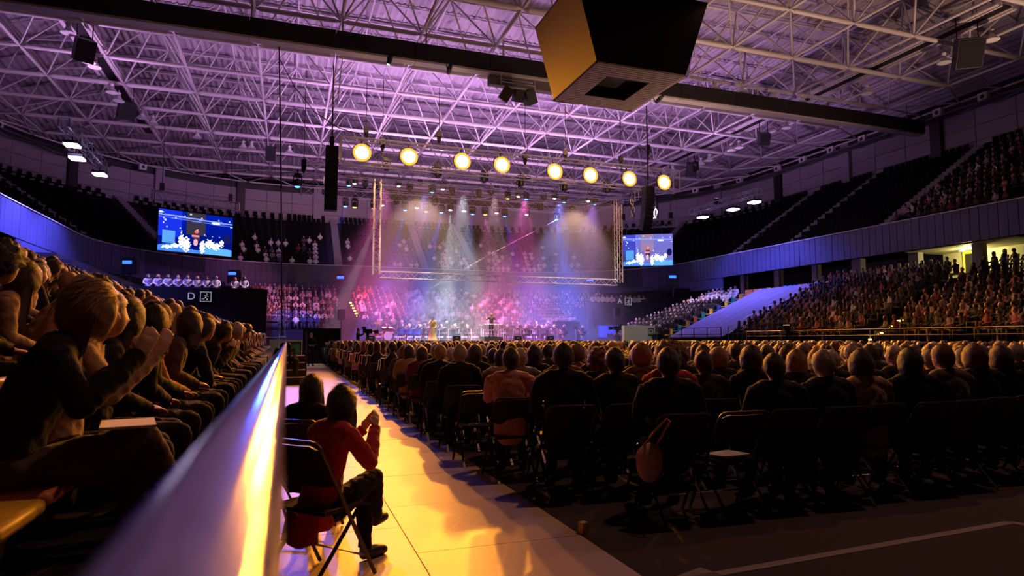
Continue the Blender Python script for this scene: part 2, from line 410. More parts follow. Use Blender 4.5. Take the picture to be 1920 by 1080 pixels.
SIGNW = mat('sign_white',(0.8,0.8,0.8),0.5,emit=(0.8,0.8,0.85),estr=0.25)
def exit_icon(t,c,size,bg=None):
    """running figure in a framed square, built as flat pieces"""
    x,y,z=c
    mb=MB(); w=size*.55
    for dx,dz,sx,sz in ((0,w,2*w+.1*w,.14*w),(0,-w,2*w+.1*w,.14*w),(-w,0,.14*w,2*w),(w,0,.14*w,2*w)): mb.box((x+dx,y,z+dz),(sx,.02,sz))
    mb.build('icon_border',SIGNW,t)
    mb=MB(); q=lambda a,b,r:mb.tube([(x+a[0]*w,y,z+a[1]*w),(x+b[0]*w,y,z+b[1]*w)],r*w,6)
    q((.15,.25),(-.05,-.15),.16); q((-.05,-.15),(.3,-.4),.11); q((.3,-.4),(.2,-.75),.10); q((-.05,-.15),(-.35,-.45),.11); q((-.35,-.45),(-.7,-.5),.10)
    q((.15,.2),(.5,.0),.09); q((.1,.2),(-.35,.2),.09); q((.2,.52),(.26,.6),.19)
    mb.build('running_figure',SIGNW,t)
D_ = at_Y(360,556,44.3); text_sign('block_sign','white letter D beside a running figure exit pictogram on dark wall','D',D_,.55)
A_ = at_Y(1164,565,56.0); text_sign('block_sign','white letter A beside a running figure exit pictogram on dark wall','A',A_,.62)
# cover sheet over the empty block on the right: a stiff sheet laid over the steps in strips
cv = thing('seat_cover_sheet','pale violet-grey cover sheet stretched over an empty seating block','cover',(BR-11.5,35.4,1.5))
n=6
for i in range(n):
    y0=i*6.4/n; y1=(i+1)*6.4/n-.02; vs=[];fs=[]
    for j in range(13):
        o_=.15+j*.86; zz=.16+j*.335
        sl=o_*.22; vs += [(o_,y0+sl,zz),(o_,y1+sl,zz)]
    for j in range(12): fs.append((2*j,2*j+2,2*j+3,2*j+1))
    nn=len(vs); vs += [(a,b,c-.08) for a,b,c in vs]; fs += [tuple(nn+q for q in g[::-1]) for g in fs]
    for j in range(12):
        fs.append((2*j,nn+2*j,nn+2*j+2,2*j+2)); fs.append((2*j+1,2*j+3,nn+2*j+3,nn+2*j+1))
    fs.append((0,1,nn+1,nn)); fs.append((24,nn+24,nn+25,25))
    obj('sheet_strip',mesh('sheet_strip',vs,fs,M['tarp']),cv)
# ------------------------------------------------------------------ roof: deck sheets + space frame
GX = [2.5+4.75*k for k in range(-6,11)]; GY = [47.2+4.9*m for m in range(-5,8)]
ZC = 20.0
def ztop(x,y): return 20.7+3.6*min(1.0,max(0.0,wall_dist(x,y))/9.0)
ceil = struct('ceiling')
NR=10
for i in range(len(GX)-1):
    for j in range(len(GY)-1):
        x0,x1,y0,y1 = GX[i],GX[i+1]-.03,GY[j],GY[j+1]-.03
        if wall_dist((x0+x1)/2,(y0+y1)/2) < -3: continue
        vs=[];fs=[]
        for k in range(2*NR+1):
            x=x0+(x1-x0)*k/(2*NR); dz=.10 if (k//1)%2 else 0
            vs += [(x,y0,ztop(x,y0)+dz),(x,y1,ztop(x,y1)+dz)]
        for k in range(2*NR): fs.append((2*k,2*k+1,2*k+3,2*k+2))
        obj('roof_sheet',mesh('roof_sheet',vs,fs,M['deck']),ceil)
# purlins under the deck
for y in np.arange(GY[0],GY[-1],2.45):
    for i in range(len(GX)-1):
        if wall_dist(GX[i],y)>0 and wall_dist(GX[i+1],y)>0:
            seg('purlin',(GX[i],y,ztop(GX[i],y)-.16),(GX[i+1],y,ztop(GX[i+1],y)-.16),.09,M['deck'],ceil)
sf = struct('ceiling_frame')
tubes=[]
node = lambda i,j: (GX[i],GY[j],ZC)
ins = lambda x,y,m=1.2: wall_dist(x,y) > m
cen = lambda i,j: ((GX[i]+GX[i+1])/2,(GY[j]+GY[j+1])/2)
up = lambda i,j: (*cen(i,j), ztop(*cen(i,j))-.35)
for i in range(len(GX)):
    for j in range(len(GY)):
        if not ins(GX[i],GY[j]): continue
        if i+1<len(GX) and ins(GX[i+1],GY[j]): tubes.append(('chord_tube',node(i,j),node(i+1,j),.145 if j%2 else .17))
        if j+1<len(GY) and ins(GX[i],GY[j+1]): tubes.append(('chord_tube',node(i,j),node(i,j+1),.10))
        for a in (-1,0):
            for b in (-1,0):
                ii,jj=i+a,j+b
                if 0<=ii<len(GX)-1 and 0<=jj<len(GY)-1 and ins(*cen(ii,jj),.6): tubes.append(('web_tube',node(i,j),up(ii,jj),.060))
for i in range(len(GX)-1):
    for j in range(len(GY)-1):
        if not ins(*cen(i,j),.6): continue
        if i+2<len(GX) and ins(*cen(i+1,j),.6): tubes.append(('upper_tube',up(i,j),up(i+1,j),.07))
        if j+2<len(GY) and ins(*cen(i,j+1),.6): tubes.append(('upper_tube',up(i,j),up(i,j+1),.07))
# ring tube along the wall head + struts to the ring
ringpts=[]
s=PATH.L*.1
while s<PATH.L*.92:
    q,n=at_off(s,WALLOFF-.6); ringpts.append(Vector((q.x,q.y,20.0))); s+=3.2
for a,b in zip(ringpts,ringpts[1:]): tubes.append(('ring_tube',tuple(a),tuple(b),.09))
for i in range(len(GX)):
    for j in range(len(GY)):
        if ins(GX[i],GY[j]) and not (ins(GX[i],GY[j],6.2)):
            q=sorted(ringpts,key=lambda r:(r-Vector(node(i,j))).length)[:2]
            for r in q: tubes.append(('chord_tube',node(i,j),tuple(r),.07))
FW = Vector((_sy*math.cos(PITCH),_cy*math.cos(PITCH),math.sin(PITCH)))
def in_view(p):
    p=Vector(p)-Vector((0,0,CAMZ)); d=p.x*_sy+p.y*_cy
    if d<1: return None
    x=960+FPX*(p.x*_cy-p.y*_sy)/d; y=HOR-FPX*p.z/d
    return x,y,d
def app(t):
    a=in_view(t[1]); b=in_view(t[2])
    if not a or not b: return 0
    if max(a[1],b[1])<-20 or max(a[0],b[0])<-30 or min(a[0],b[0])>1950: return 0
    return math.hypot(a[0]-b[0],a[1]-b[1])*t[3]/min(a[2],b[2])
bykind={}
for t in tubes: bykind.setdefault(t[0],[]).append(t)
for kind,lst in bykind.items():
    lst.sort(key=app,reverse=True)
    for t in lst[:290]: seg(kind,t[1],t[2],t[3],M['steel_white'],sf,kind='tube')
    rest=[t for t in lst[290:]]
    if rest:
        mb=MB()
        for t in rest: mb.tube([t[1],t[2]],t[3],6)
        o=mb.build(kind+'_rest',M['steel_white'],sf,smooth=True); o['kind']='stuff'
# ------------------------------------------------------------------ hanging divider beam
bm_ = thing('divider_beam','long dark box beam with pale lower edge spanning the whole roof','beam',(-25,36.4,17.7))
LBEAM=72.4
for i in range(16):
    boxo('beam_section',(LBEAM*(i+.5)/16,0,.62),(LBEAM/16-.03,.75,.95),M['black'],bm_)
    boxo('edge_strip',(LBEAM*(i+.5)/16,.05,.06),(LBEAM/16-.03,.62,.12),M['steel_white'],bm_)
boxo('side_panel',(40.0,.25,-.15),(7.4,.5,.9),mat('grey_beam_panel',(0.16,0.15,0.15),0.7),bm_)
for i in range(15): seg('hanger',(LBEAM*(i+.7)/15,0,1.05),(LBEAM*(i+.7)/15,0,2.4),.05,M['steel_white'],bm_)
# ------------------------------------------------------------------ catwalks
def catwalk(x,label,y0=22,y1=66,z=20.6):
    c=thing('catwalk',label,'catwalk',(x,y0,z)); L=y1-y0
    boxo('walk_deck',(0,L/2,0),(.75,L,.08),M['black'],c)
    for sx in (-1,1):
        boxo('edge_beam',(sx*.42,L/2,.02),(.16,L,.22),M['steel_white'],c)
        for k in (0.55,1.05): seg('hand_rail',(sx*.45,0,k),(sx*.45,L,k),.025,M['steel_white'],c)
        for i in range(20): seg('rail_post',(sx*.45,L*i/19.0,.1),(sx*.45,L*i/19.0,1.05),.02,M['steel_white'],c)
        boxo('cable_tray',(sx*.75,L/2,-.05),(.25,L,.08),M['steel_white'],c)
catwalk(-12.6,'steel catwalk with cable trays beneath the roof above the D sign')
catwalk(38.6,'steel catwalk with cable trays beneath the roof above the audience stand',y0=24,y1=62)
# ------------------------------------------------------------------ air duct and wall boxes round the roof edge
def duct(s0,s1,label):
    pts=[]; s=s0
    d=thing('air_duct',label,'duct')
    while s<s1:
        a,_=at_off(s,WALLOFF-1.5); b,_=at_off(s+3.0,WALLOFF-1.5)
        seg('duct_length',(a.x,a.y,19.0),(b.x,b.y,19.0),.30,M['duct'],d,kind='rod')
        seg('duct_collar',(a.x,a.y,19.0),(a.x+(b.x-a.x)*.04,a.y+(b.y-a.y)*.04,19.0),.35,M['duct'],d,kind='rod')
        s+=3.0
duct(s_of_y('L',52),S_C1+12,'silver air duct along the wall head over the D sign side')
duct(S_R0-12,s_of_y('R',20),'silver air duct along the wall head over the audience stand')
k=0
for s in list(np.arange(s_of_y('L',44),S_C1+18,4.2))+list(np.arange(S_R0-10,s_of_y('R',20),3.6)):
    q,n=at_off(s,WALLOFF-.55); left = s<S_B0
    t=thing('vent_box','square white vent box under the roof edge, '+('D sign side' if left else 'audience stand side'),'vent',(q.x,q.y,19.72),math.atan2(n.y,n.x),'vent boxes along the roof edge '+('on the D sign side' if left else 'on the audience stand side'))
    boxo('box_body',(-.2,0,0),(.35,.72,.62),M['white'],t); 
    v,f=loft([(-.39,0,0),(-.36,0,0)],.17,10); obj('vent_mouth',mesh('vent_mouth',v,f,M['black']),t)
# ------------------------------------------------------------------ lattice trusses
def truss(name,label,p0,p1,w,h,bay,group=None,m=None,rc=.036,rb=.024,faces=4,cat='truss'):
    m=m or M['truss']; p0=Vector(p0); p1=Vector(p1); d=(p1-p0); L=d.length; d.normalize()
    side=Vector((0,0,1)).cross(d)
    side = Vector((0,1,0)) if side.length<.01 else side.normalized()
    upv=d.cross(side)*1.0
    t=thing(name,label,cat,p0,0,group)
    c=[side*(a*w/2)+upv*(b*h/2) for a,b in ((-1,-1),(1,-1),(1,1),(-1,1))]
    for q in c: seg('chord',q,q+d*L,rc,m,t)
    n=max(1,round(L/bay)); 
    for k in range(n):
        a=L*k/n; b=L*(k+1)/n
        for fi in range(faces):
            q,r=(c[fi],c[(fi+1)%4]) if k%2==0 else (c[(fi+1)%4],c[fi])
            seg('brace',q+d*a,r+d*b,rb,m,t)
    for k in (0,n):
        for fi in range(4): seg('end_bar',c[fi]+d*(L*k/n),c[(fi+1)%4]+d*(L*k/n),rc,m,t)
    return t
M['truss_lit']=mat('lit_truss_aluminium',(.82,.80,.78),.5)  # paler copy of the truss metal, lamplight put into its colour
ta=at_Y(632,272,44); tb=at_Y(1278,330,44)
truss('lighting_truss','tall front lighting truss carrying the row of warm floodlights',(ta.x,44.3,14.35),(tb.x,44.3,14.35),.9,1.7,1.5,rc=.065,rb=.040,m=M['truss_lit'])
truss('lighting_truss','slim truss running along the top of the large gauze frame',(0.9,46.2,13.4),(27.2,46.2,13.4),.6,.8,1.0)
truss('lighting_truss','rear lighting truss with spot heads hanging behind the gauze',(.7,51,12.9),(24.6,51,12.9),.6,.7,.9)
truss('lighting_truss','short angled truss end joining the rear lighting truss',(24.7,51,12.9),(27.2,48.6,13.6),.5,.6,.8)
truss('lighting_truss','upper lighting truss above and behind the spot heads',(2.5,54.2,14.6),(26.5,54.2,14.6),.5,.6,1.0)
# gauze frame
FX0,FX1,FZ0,FZ1=5.85,25.3,6.05,12.9
g0=thing('gauze_frame','large rectangular lattice frame with sheer gauze hung above the stage','screen frame',(FX0,46,FZ0))
def ladder(a,b,w,bay,parent,m):
    a=Vector(a);b=Vector(b);d=b-a;L=d.length;d.normalize()
    side=Vector((0,1,0)); upv=d.cross(side)
    c=[side*(p*w/2)+upv*(q*w/2) for p,q in ((-1,-1),(1,-1),(1,1),(-1,1))]
    for q in c: seg('frame_chord',a+q,b+q,.04,m,parent)
    n=round(L/bay)
    for k in range(n):
        for fi in (1,3):
            q,r=(c[fi],c[(fi+1)%4]) if k%2 else (c[(fi+1)%4],c[fi])
            seg('frame_brace',a+q+d*(L*k/n),a+r+d*(L*(k+1)/n),.022,m,parent)
        for fi in (0,2):
            q,r=(c[fi],c[(fi+1)%4]) if k%2 else (c[(fi+1)%4],c[fi])
            seg('frame_brace',a+q+d*(L*k/n),a+r+d*(L*(k+1)/n),.022,m,parent)
bright=mat('bright_truss_aluminium',(0.82,0.78,0.76),0.4,0.3)
wW,hH=FX1-FX0,FZ1-FZ0
ladder((0,0,0),(0,0,hH),.46,.46,g0,bright); ladder((wW,0,0),(wW,0,hH),.46,.46,g0,bright)
ladder((.25,0,0),(wW-.25,0,0),.46,.55,g0,bright)
gz=bpy.data.materials.new('sheer_gauze'); gz.use_nodes=True; nt=gz.node_tree; nt.nodes.remove(nt.nodes['Principled BSDF'])
tr=nt.nodes.new('ShaderNodeBsdfTransparent'); df=nt.nodes.new('ShaderNodeBsdfDiffuse'); df.inputs[0].default_value=(.30,.24,.21,1)
mx=nt.nodes.new('ShaderNodeMixShader'); wv=nt.nodes.new('ShaderNodeTexNoise'); wv.inputs['Scale'].default_value=1.3
tc=nt.nodes.new('ShaderNodeTexCoord'); nt.links.new(tc.outputs['Object'],wv.inputs['Vector'])
mr=nt.nodes.new('ShaderNodeMapRange'); mr.inputs['To Min'].default_value=.14; mr.inputs['To Max'].default_value=.24
nt.links.new(wv.outputs['Fac'],mr.inputs['Value']); nt.links.new(mr.outputs[0],mx.inputs[0]); nt.links.new(tr.outputs[0],mx.inputs[1]); nt.links.new(df.outputs[0],mx.inputs[2])
nt.links.new(mx.outputs[0],nt.nodes['Material Output'].inputs[0])
vs=[];fs=[];nx,nz=40,12
for i in range(nx+1):
    for j in range(nz+1):
        u=i/nx; w_=j/nz; vs.append((.25+(wW-.5)*u, .05*math.sin(u*40)*(.4+.6*(1-w_))*.6, .25+(hH-.25)*w_))
for i in range(nx):
    for j in range(nz): a=i*(nz+1)+j; fs.append((a,a+nz+1,a+nz+2,a+1))
obj('gauze_sheet',mesh('gauze_sheet',vs,fs,gz,True),g0)
# side light trusses with violet lamps
violet=emat('violet_lamp_glow',(0.72,0.62,1.0),16.0)
def side_truss(lst,label,xs):
    a=lst[0]; b=lst[-1]
    d=(b-a).normalized()
    truss('side_truss',label,a-d*1.6+Vector((0,0,.75)),b+d*.6+Vector((0,0,.75)),.5,.5,.55)
    for i,p in enumerate(lst):
        t=thing('flood_lamp','violet-white rectangular lamp hung from the side truss '+xs,'lamp',p,0,'violet lamps on the side truss '+xs)
        boxo('lamp_housing',(0,0,.10),(.75,.8,.16),M['black'],t); boxo('lamp_face',(0,0,-.03),(.7,.75,.10),violet,t)
        seg('lamp_bracket',(0,0,.15),(0,0,.5),.03,M['black'],t)
        for sx in (-1,1): boxo('yoke_arm',(sx*.40,0,.22),(.04,.06,.34),M['black'],t)
side_truss(SIDE_L,'small lattice truss with violet lamps above the D sign side','above the D sign side')
side_truss(SIDE_R,'small lattice truss with violet lamps above the covered seating block','above the covered seating block')
# ------------------------------------------------------------------ floods on the front truss
glowm=emat('warm_flood_glow',(1.0,0.66,0.20),9.0); rimm=emat('warm_halo_glow',(1.0,0.42,0.04),1.6)
rv,rf=loft([(0,-.02,0),(0,.06,0)],[.62,.46],20,False); rimme=mesh('halo_ring',rv,rf,rimm,True)  # glowing ring that paints the orange halo round each lens
ORD=['first','second','third','fourth','fifth','sixth','seventh','eighth','ninth','tenth','eleventh','twelfth','thirteenth','fourteenth','fifteenth','sixteenth','seventeenth','eighteenth','nineteenth','twentieth']
def disc_dome(r,d,n=16,rings=4):
    vs=[];fs=[]
    for i in range(rings+1):
        a=math.pi/2*i/rings
        for k in range(n): t=2*math.pi*k/n; vs.append((r*math.cos(a)*math.cos(t),-d*math.sin(a),r*math.cos(a)*math.sin(t)))
    for i in range(rings):
        for k in range(n): fs.append((i*n+k,i*n+(k+1)%n,(i+1)*n+(k+1)%n,(i+1)*n+k))
    return vs,fs
dome=mesh('flood_lens',*disc_dome(.46,.16),glowm,True)
hv,hf=loft([(0,.02,0),(0,.10,0),(0,.45,0),(0,.6,0)],[.50,.52,.40,.2],16)
hous=mesh('flood_housing',hv,hf,M['black'],True)
for i,p in enumerate(FLOODS):
    t=thing('floodlight','glowing warm floodlight on the front truss, %s from the long speaker column'%ORD[i],'floodlight',p,0,'warm floodlights on the front truss')
    obj('lens',dome,t); obj('housing',hous,t); obj('halo_ring',rimme,t)
    mb=MB(); mb.tube([(-.56,.25,0),(-.56,.25,.35),(-.4,.25,.62),(.4,.25,.62),(.56,.25,.35),(.56,.25,0)],.035,6); mb.build('yoke',M['black'],t)
    seg('clamp',(0,.25,.6),(0,.5,.95),.05,M['black'],t)
# ------------------------------------------------------------------ hanging spot heads
def head_proto():
    mb=MB(); mb.box((0,0,-.12),(.42,.34,.22)); base=mesh('base',mb.v,mb.f,M['black'])
    mb=MB()
    for sx in (-1,1): mb.box((sx*.25,0,-.45),(.07,.2,.6))
    yk=mesh('yoke',mb.v,mb.f,M['black'])
    v,f=loft([(0,0,-.33),(0,0,-.42),(0,0,-.62),(0,0,-.82)],[.10,.19,.21,.17],12); hd=mesh('lamp_head',v,f,M['black'],True)
    return base,yk,hd
HB,HY,HH=head_proto()
LENS={}
for n,c,st in (('white',(.95,.95,1.0),22),('blue',(.03,.22,1.0),14),('orange',(1,.42,.08),8),('red',(1,.08,.10),6),('dark',(.02,.02,.03),0)):
    v,f=loft([(0,0,-.80),(0,0,-.86),(0,0,-.90)],[.165,.15,.05],12)
    LENS[n]=mesh('lens_'+n,v,f,emat('lens_glow_'+n,c,st) if st else M['glassdk'],True)
HEADS=[]
def spothead(px,py,Y,color,where,scale=1.0,n=[0]):
    p=at_Y(px,py,Y); p.z+=.86*scale
    adj={'white':'glowing white','blue':'glowing blue','orange':'glowing orange','red':'glowing red','dark':'unlit'}[color]
    t=thing('spot_head','%s black moving spotlight hanging from the %s'%(adj,where),'spotlight',p,0,'%s spotlights on the %s'%(adj,where))
    t.scale=(scale,)*3
    obj('base',HB,t); obj('yoke',HY,t); obj('lamp_head',HH,t); obj('lens',LENS[color],t); seg('clamp',(0,0,0),(0,0,.28),.05,M['black'],t)
    if color!='dark': HEADS.append((p-Vector((0,0,.95*scale)),color))
    return p
rt='rear lighting truss'; ut='upper lighting truss'; ft='front lighting truss'
for x,y,c in ((643,385,'blue'),(661,387,'orange'),(697,389,'red'),(713,383,'white'),(757,392,'blue'),(779,388,'white'),(797,395,'orange'),(826,397,'blue'),(843,392,'white'),(869,394,'white'),(885,400,'blue'),(909,401,'orange'),(931,398,'white'),(946,404,'blue'),(988,401,'white'),(1045,410,'blue'),(1014,393,'dark'),(813,383,'dark'),(740,380,'dark'),(1075,400,'dark')):
    spothead(x,y,51,c,rt,.9)
for x,y,c in ((660,341,'white'),(649,345,'blue'),(744,346,'white'),(828,352,'white'),(808,358,'blue'),(972,366,'white'),(987,371,'blue'),(1041,370,'white'),(1059,377,'blue'),(1105,375,'white'),(1118,381,'blue'),(952,370,'orange'),(765,354,'dark'),(897,365,'dark'),(846,362,'dark'),(920,362,'dark'),(1020,372,'dark'),(680,348,'dark'),(700,352,'dark')):
    spothead(x,y,52.6,c,ut,.9)
for x,y in ((720,315),(818,328),(907,338),(976,347),(1059,356),(1141,358),(1310,318)):
    spothead(x,y,45.0,'dark',ft,1.05)
HEAD_BLUE=at_Y(551,347,46); spothead(551,347,46,'blue','slim truss end',1.1)
# chain hoists above the trusses
for x,y in ((615,255),(680,236),(712,258),(820,244),(985,286),(1062,280),(1168,292),(1220,270),(562,300)):
    p=at_Y(x,y,44.6)
    t=thing('chain_hoist','dark chain hoist motor hanging on its chain above the trusses','hoist',p,0,'chain hoists above the trusses')
    boxo('motor_body',(0,0,0),(.32,.24,.42),M['black'],t); v,f=loft([(0,0,-.2),(0,0,-.5),(0,0,-.7)],[.16,.14,.05],8); obj('chain_bag',mesh('chain_bag',v,f,M['blackmat']),t)
    seg('chain',(0,0,.2),(0,0,19.82-p.z),.02,M['black'],t); seg('lower_chain',(.05,0,-.2),(.05,0,-1.2 if p.z>15 else -.6),.025,M['black'],t)
# ------------------------------------------------------------------ line-array speaker columns
def line_array(top,n,h,w,label,curve=0.0,broken=0):
    t=thing('speaker_column',label,'loudspeaker',top)
    boxo('fly_frame',(0,0,.06),(w*1.0,.7,.12),M['black'],t)
    a=0.0; p=Vector((0,0,0))
    for i in range(n):
        a=curve*(i/n)**1.5
        c=p+Vector((0,math.sin(a)*h/2,-math.cos(a)*h/2))
        o=obj('speaker_cabinet',unit('box',M['black']),t,M4=Matrix.Translation(c)@Matrix.Rotation(a,4,'X')@Matrix.Diagonal((w,.65,h*.93,1)))
        g=obj('speaker_grille',unit('box',M['blackmat']),o,M4=Matrix.Translation((0,-.52,0))@Matrix.Diagonal((.94,.06,.86,1)))
        p=p+Vector((0,math.sin(a)*h,-math.cos(a)*h))
    seg('suspension',(0,0,.1),(0,0,20-top[2]),.05,M['black'],t)
    for sx in (-1,1): seg('side_cable',(sx*.25,0,.1),(sx*.05,0,1.2),.02,M['black'],t)
pL=at_Y(615,272,43.6); line_array(pL,13,.325,.80,'long black speaker column hanging straight beside the slim truss end')
pR=at_Y(1219,350,43.2); line_array(pR,11,.30,.80,'black speaker column curving backwards in front of the smaller screen',.55)
for k in (-1.1,1.0):
    p=at_Y(1219,352,44.4)+Vector((k,.6,.2))
    t=thing('cable_bundle','tangled cable bundle hanging beside the curving speaker column','cables',p,0,'cable bundles beside the curving speaker column')
    for q in range(4):
        mb=MB(); pts=[]
        for j in range(9): pts.append((.16*math.sin(j*1.3+q*2),.12*math.cos(j*1.1+q),-.30*j))
        mb.tube(pts,.035,5); mb.build('cable',M['truss'] if q%2 else M['black'],t)
# ------------------------------------------------------------------ LED screens
def paint(u,v,side):
    # u right, v up, both 0..1 : stage picture in blue with white players and a red-haired figure
    import math as m
    c=np.array((0.0,0.01,0.35))*(.5+.8*max(0,v-.2))
    if .0<u<.30 and v>.35: c=np.array((.01,.03,.75))
    if side=='R': c=c*.5+np.array((.16,.15,.42))*(1 if u>.25 else .3)
    if .36<u<.62 and v>.45: c=np.array((.04,.03,.05)) if side=='L' else np.array((.32,.2,.34))
    if abs(v-.88+.06*u)<.018: c=np.array((.25,.35,1.0))
    if abs(v-.82+.06*u)<.012: c=np.array((.12,.2,.8))
    for (a,b,r,w) in ((.76,.80,.06,1.0),(.03,.93,.035,.9),(.99,.75,.03,.7)):
        if m.hypot((u-a)*1.0,(v-b)*2.2)<r: c=np.array((.75,.85,1.0))*w*1.6
    if .05<u<.22 and .20<v<.50: c=np.array((.10,.35,1.0))
    if v<.13+.05*m.sin(u*9): c=np.array((.06,.25,1.0))
    if .62<u<.98 and v<.16: c=np.array((.12,.45,1.0))
    for (a,b,rx,ry) in ((.30,.28,.035,.16),(.365,.20,.055,.17),(.585,.17,.035,.16),(.68,.27,.06,.10),(.76,.22,.07,.09),(.85,.30,.03,.08),(.12,.10,.07,.04),(.22,.14,.06,.05)):
        if ((u-a)/rx)**2+((v-b)/ry)**2<1+.6*m.sin(u*90)*m.sin(v*70): c=np.array((.85,.93,1.0))*1.25
    if ((u-.50)/.045)**2+((v-.40)/.16)**2<1: c=np.array((.05,.03,.06))
    if ((u-.50)/.028)**2+((v-.54)/.04)**2<1: c=np.array((1.0,.15,.15))
    if abs(u-.49)<.05 and abs(v-.43)<.02: c=np.array((1,.25,.35))
    if ((u-.49)/.03)**2+((v-.27)/.08)**2<1: c=np.array((1.0,.45,.5))
    if .88<u and ((u-.93)/.05)**2+((v-.42)/.12)**2<1: c=np.array((.01,.01,.10))
    h=m.sin(m.floor(u*52)*12.9898+m.floor(v*30)*78.233)*43758.5; h-=m.floor(h)
    if h>.985 and v>.45: c=np.array((.6,.7,1.0))
    return c
def led(name,label,p0,p1,zb,zt,side):
    p0=Vector((p0[0],p0[1],0));p1=Vector((p1[0],p1[1],0)); d=p1-p0; w=d.length; ang=math.atan2(d.y,d.x); h=zt-zb
    t=thing(name,label,'screen',(p0.x,p0.y,zb),ang)
    NX,NZ=110,62; vs=[];fs=[];cols=[]
    for j in range(NZ+1):
        for i in range(NX+1): vs.append((w*i/NX,0,h*j/NZ))
    for j in range(NZ):
        for i in range(NX):
            a=j*(NX+1)+i; fs.append((a,a+1,a+NX+2,a+NX+1)); cols.append(paint((i+.5)/NX,(j+.5)/NZ,side))
    me=mesh('screen_face',vs,fs,LEDM); at=me.color_attributes.new('pic','FLOAT_COLOR','CORNER')
    arr=np.repeat(np.hstack([np.array(cols),np.ones((len(cols),1))]),4,axis=0).astype(np.float32); at.data.foreach_set('color',arr.ravel())
    obj('screen_face',me,t,(0,-.03,0))
    boxo('screen_cabinet',(w/2,.12,h/2),(w+.06,.26,h+.06),M['black'],t)
    n=7
    for i in range(n): seg('hanger',(w*(i+.5)/n,.1,h),(w*(i+.5)/n,.1,h+.75),.03,M['black'],t)
    v_=Vector((math.cos(ang),math.sin(ang),0))
    a=p0-v_*.55; b=p1+v_*.45
    truss('screen_truss','lattice truss holding '+('the wide screen beside the D sign' if side=='L' else 'the smaller screen above the A sign'),(a.x,a.y,zt+1.1),(b.x,b.y,zt+1.1),.55,.75,.75)
    for q in (.1,.9):
        c=a.lerp(b,q); hh=thing('chain_hoist','dark hoist motor above '+('the wide screen beside the D sign' if side=='L' else 'the smaller screen above the A sign'),'hoist',(c.x,c.y,zt+1.9),0,'hoists above '+('the wide screen' if side=='L' else 'the smaller screen'))
        boxo('motor_body',(0,0,0),(.34,.3,.6),M['black'],hh); seg('chain',(0,0,.3),(0,0,20-zt-1.9),.025,M['black'],hh); seg('hook',(0,0,-.3),(0,0,-.45),.03,M['steel_white'],hh)
    return t
LEDM=bpy.data.materials.new('screen_picture'); LEDM.use_nodes=True; nt=LEDM.node_tree; nt.nodes.remove(nt.nodes['Principled BSDF'])
e=nt.nodes.new('ShaderNodeEmission'); a=nt.nodes.new('ShaderNodeVertexColor'); a.layer_name='pic'; e.inputs[1].default_value=1.15
nt.links.new(a.outputs[0],e.inputs[0]); nt.links.new(e.outputs[0],nt.nodes['Material Output'].inputs[0])
A=at_depth(289,468,53.5); B=at_depth(430,477,58.0)
led('led_screen','wide bright blue screen showing the players, hung beside the D sign',(A.x,A.y),(B.x,B.y),9.0,12.55,'L')
A=at_depth(1170,500,66); B=at_depth(1264,498,65)
led('led_screen','smaller bright blue screen showing the players, hung above the A sign',(A.x,A.y),(B.x,B.y),9.05,12.3,'R')
# ------------------------------------------------------------------ scoreboard cube
sb=thing('scoreboard_cube','dark hanging scoreboard cube with brown side and pale perforated underside','scoreboard',(12.85,23.35,12.0))
def quadbox(name,pts,m,th=.06,c0=Vector((0,0,1.5))):
    P=[Vector(p) for p in pts]; n=(P[1]-P[0]).cross(P[3]-P[0]).normalized()
    if n.dot(P[0]-c0)>0: n=-n
    vs=P+[p+n*th for p in P]; return obj(name,mesh(name,vs,[(0,1,2,3),(7,6,5,4),(0,4,5,1),(1,5,6,2),(2,6,7,3),(3,7,4,0)],m),sb)
b=[(-1.98,-2.1,0),(1.98,-2.1,0),(1.98,2.1,0),(-1.98,2.1,0)]; T_=[(-2.95,-2.35,3.1),(2.95,-2.35,3.1),(2.95,1.9,3.1),(-2.95,1.9,3.1)]
quadbox('side_panel',[b[3],b[0],T_[0],T_[3]],M['brownbox']); quadbox('side_panel',[b[0],b[1],T_[1],T_[0]],M['glassdk'])
quadbox('side_panel',[b[1],b[2],T_[2],T_[1]],M['black']); quadbox('side_panel',[b[2],b[3],T_[3],T_[2]],M['black'])
quadbox('top_cover',T_,M['black'])
hx,hy=.98,1.0; oy=.05
for nm,q in (('underside_panel',[b[0],b[1],(hx,-hy+oy,0),(-hx,-hy+oy,0)]),('underside_panel',[b[1],b[2],(hx,hy+oy,0),(hx,-hy+oy,0)]),('underside_panel',[b[2],b[3],(-hx,hy+oy,0),(hx,hy+oy,0)]),('underside_panel',[b[3],b[0],(-hx,-hy+oy,0),(-hx,hy+oy,0)])):
    quadbox(nm,q,M['brownbox'],.05)
mb=MB()
for i in range(1,46):
    for j in range(1,48):
        x=-1.98+3.96*i/46; y=-2.1+4.2*j/48
        if abs(x)<hx+.03 and abs(y-oy)<hy+.03: continue
        if j%2: mb.add([(x-.034,y-.034,-.012),(x+.034,y-.034,-.012),(x+.034,y+.034,-.012),(x-.034,y+.034,-.012)],[(3,2,1,0)])
        else: mb.add([(x-.018,y-.02,-.010),(x+.018,y-.02,-.010),(x+.018,y+.02,-.010),(x-.018,y+.02,-.010)],[(3,2,1,0)])
o=mb.build('perforation_grid',M['grille'],sb); o['kind']='stuff'
for i in range(4): seg('edge_strip',b[i],b[(i+1)%4],.05,M['brownbox'] if i!=1 else M['steel_white'],sb,kind='rod')
quadbox('inner_recess',[(-hx,-hy+oy,.4),(hx,-hy+oy,.4),(hx,hy+oy,.4),(-hx,hy+oy,.4)],M['black'])
boxo('hoist_housing',(0,-.2,4.2),(2.6,2.2,2.2),M['black'],sb)
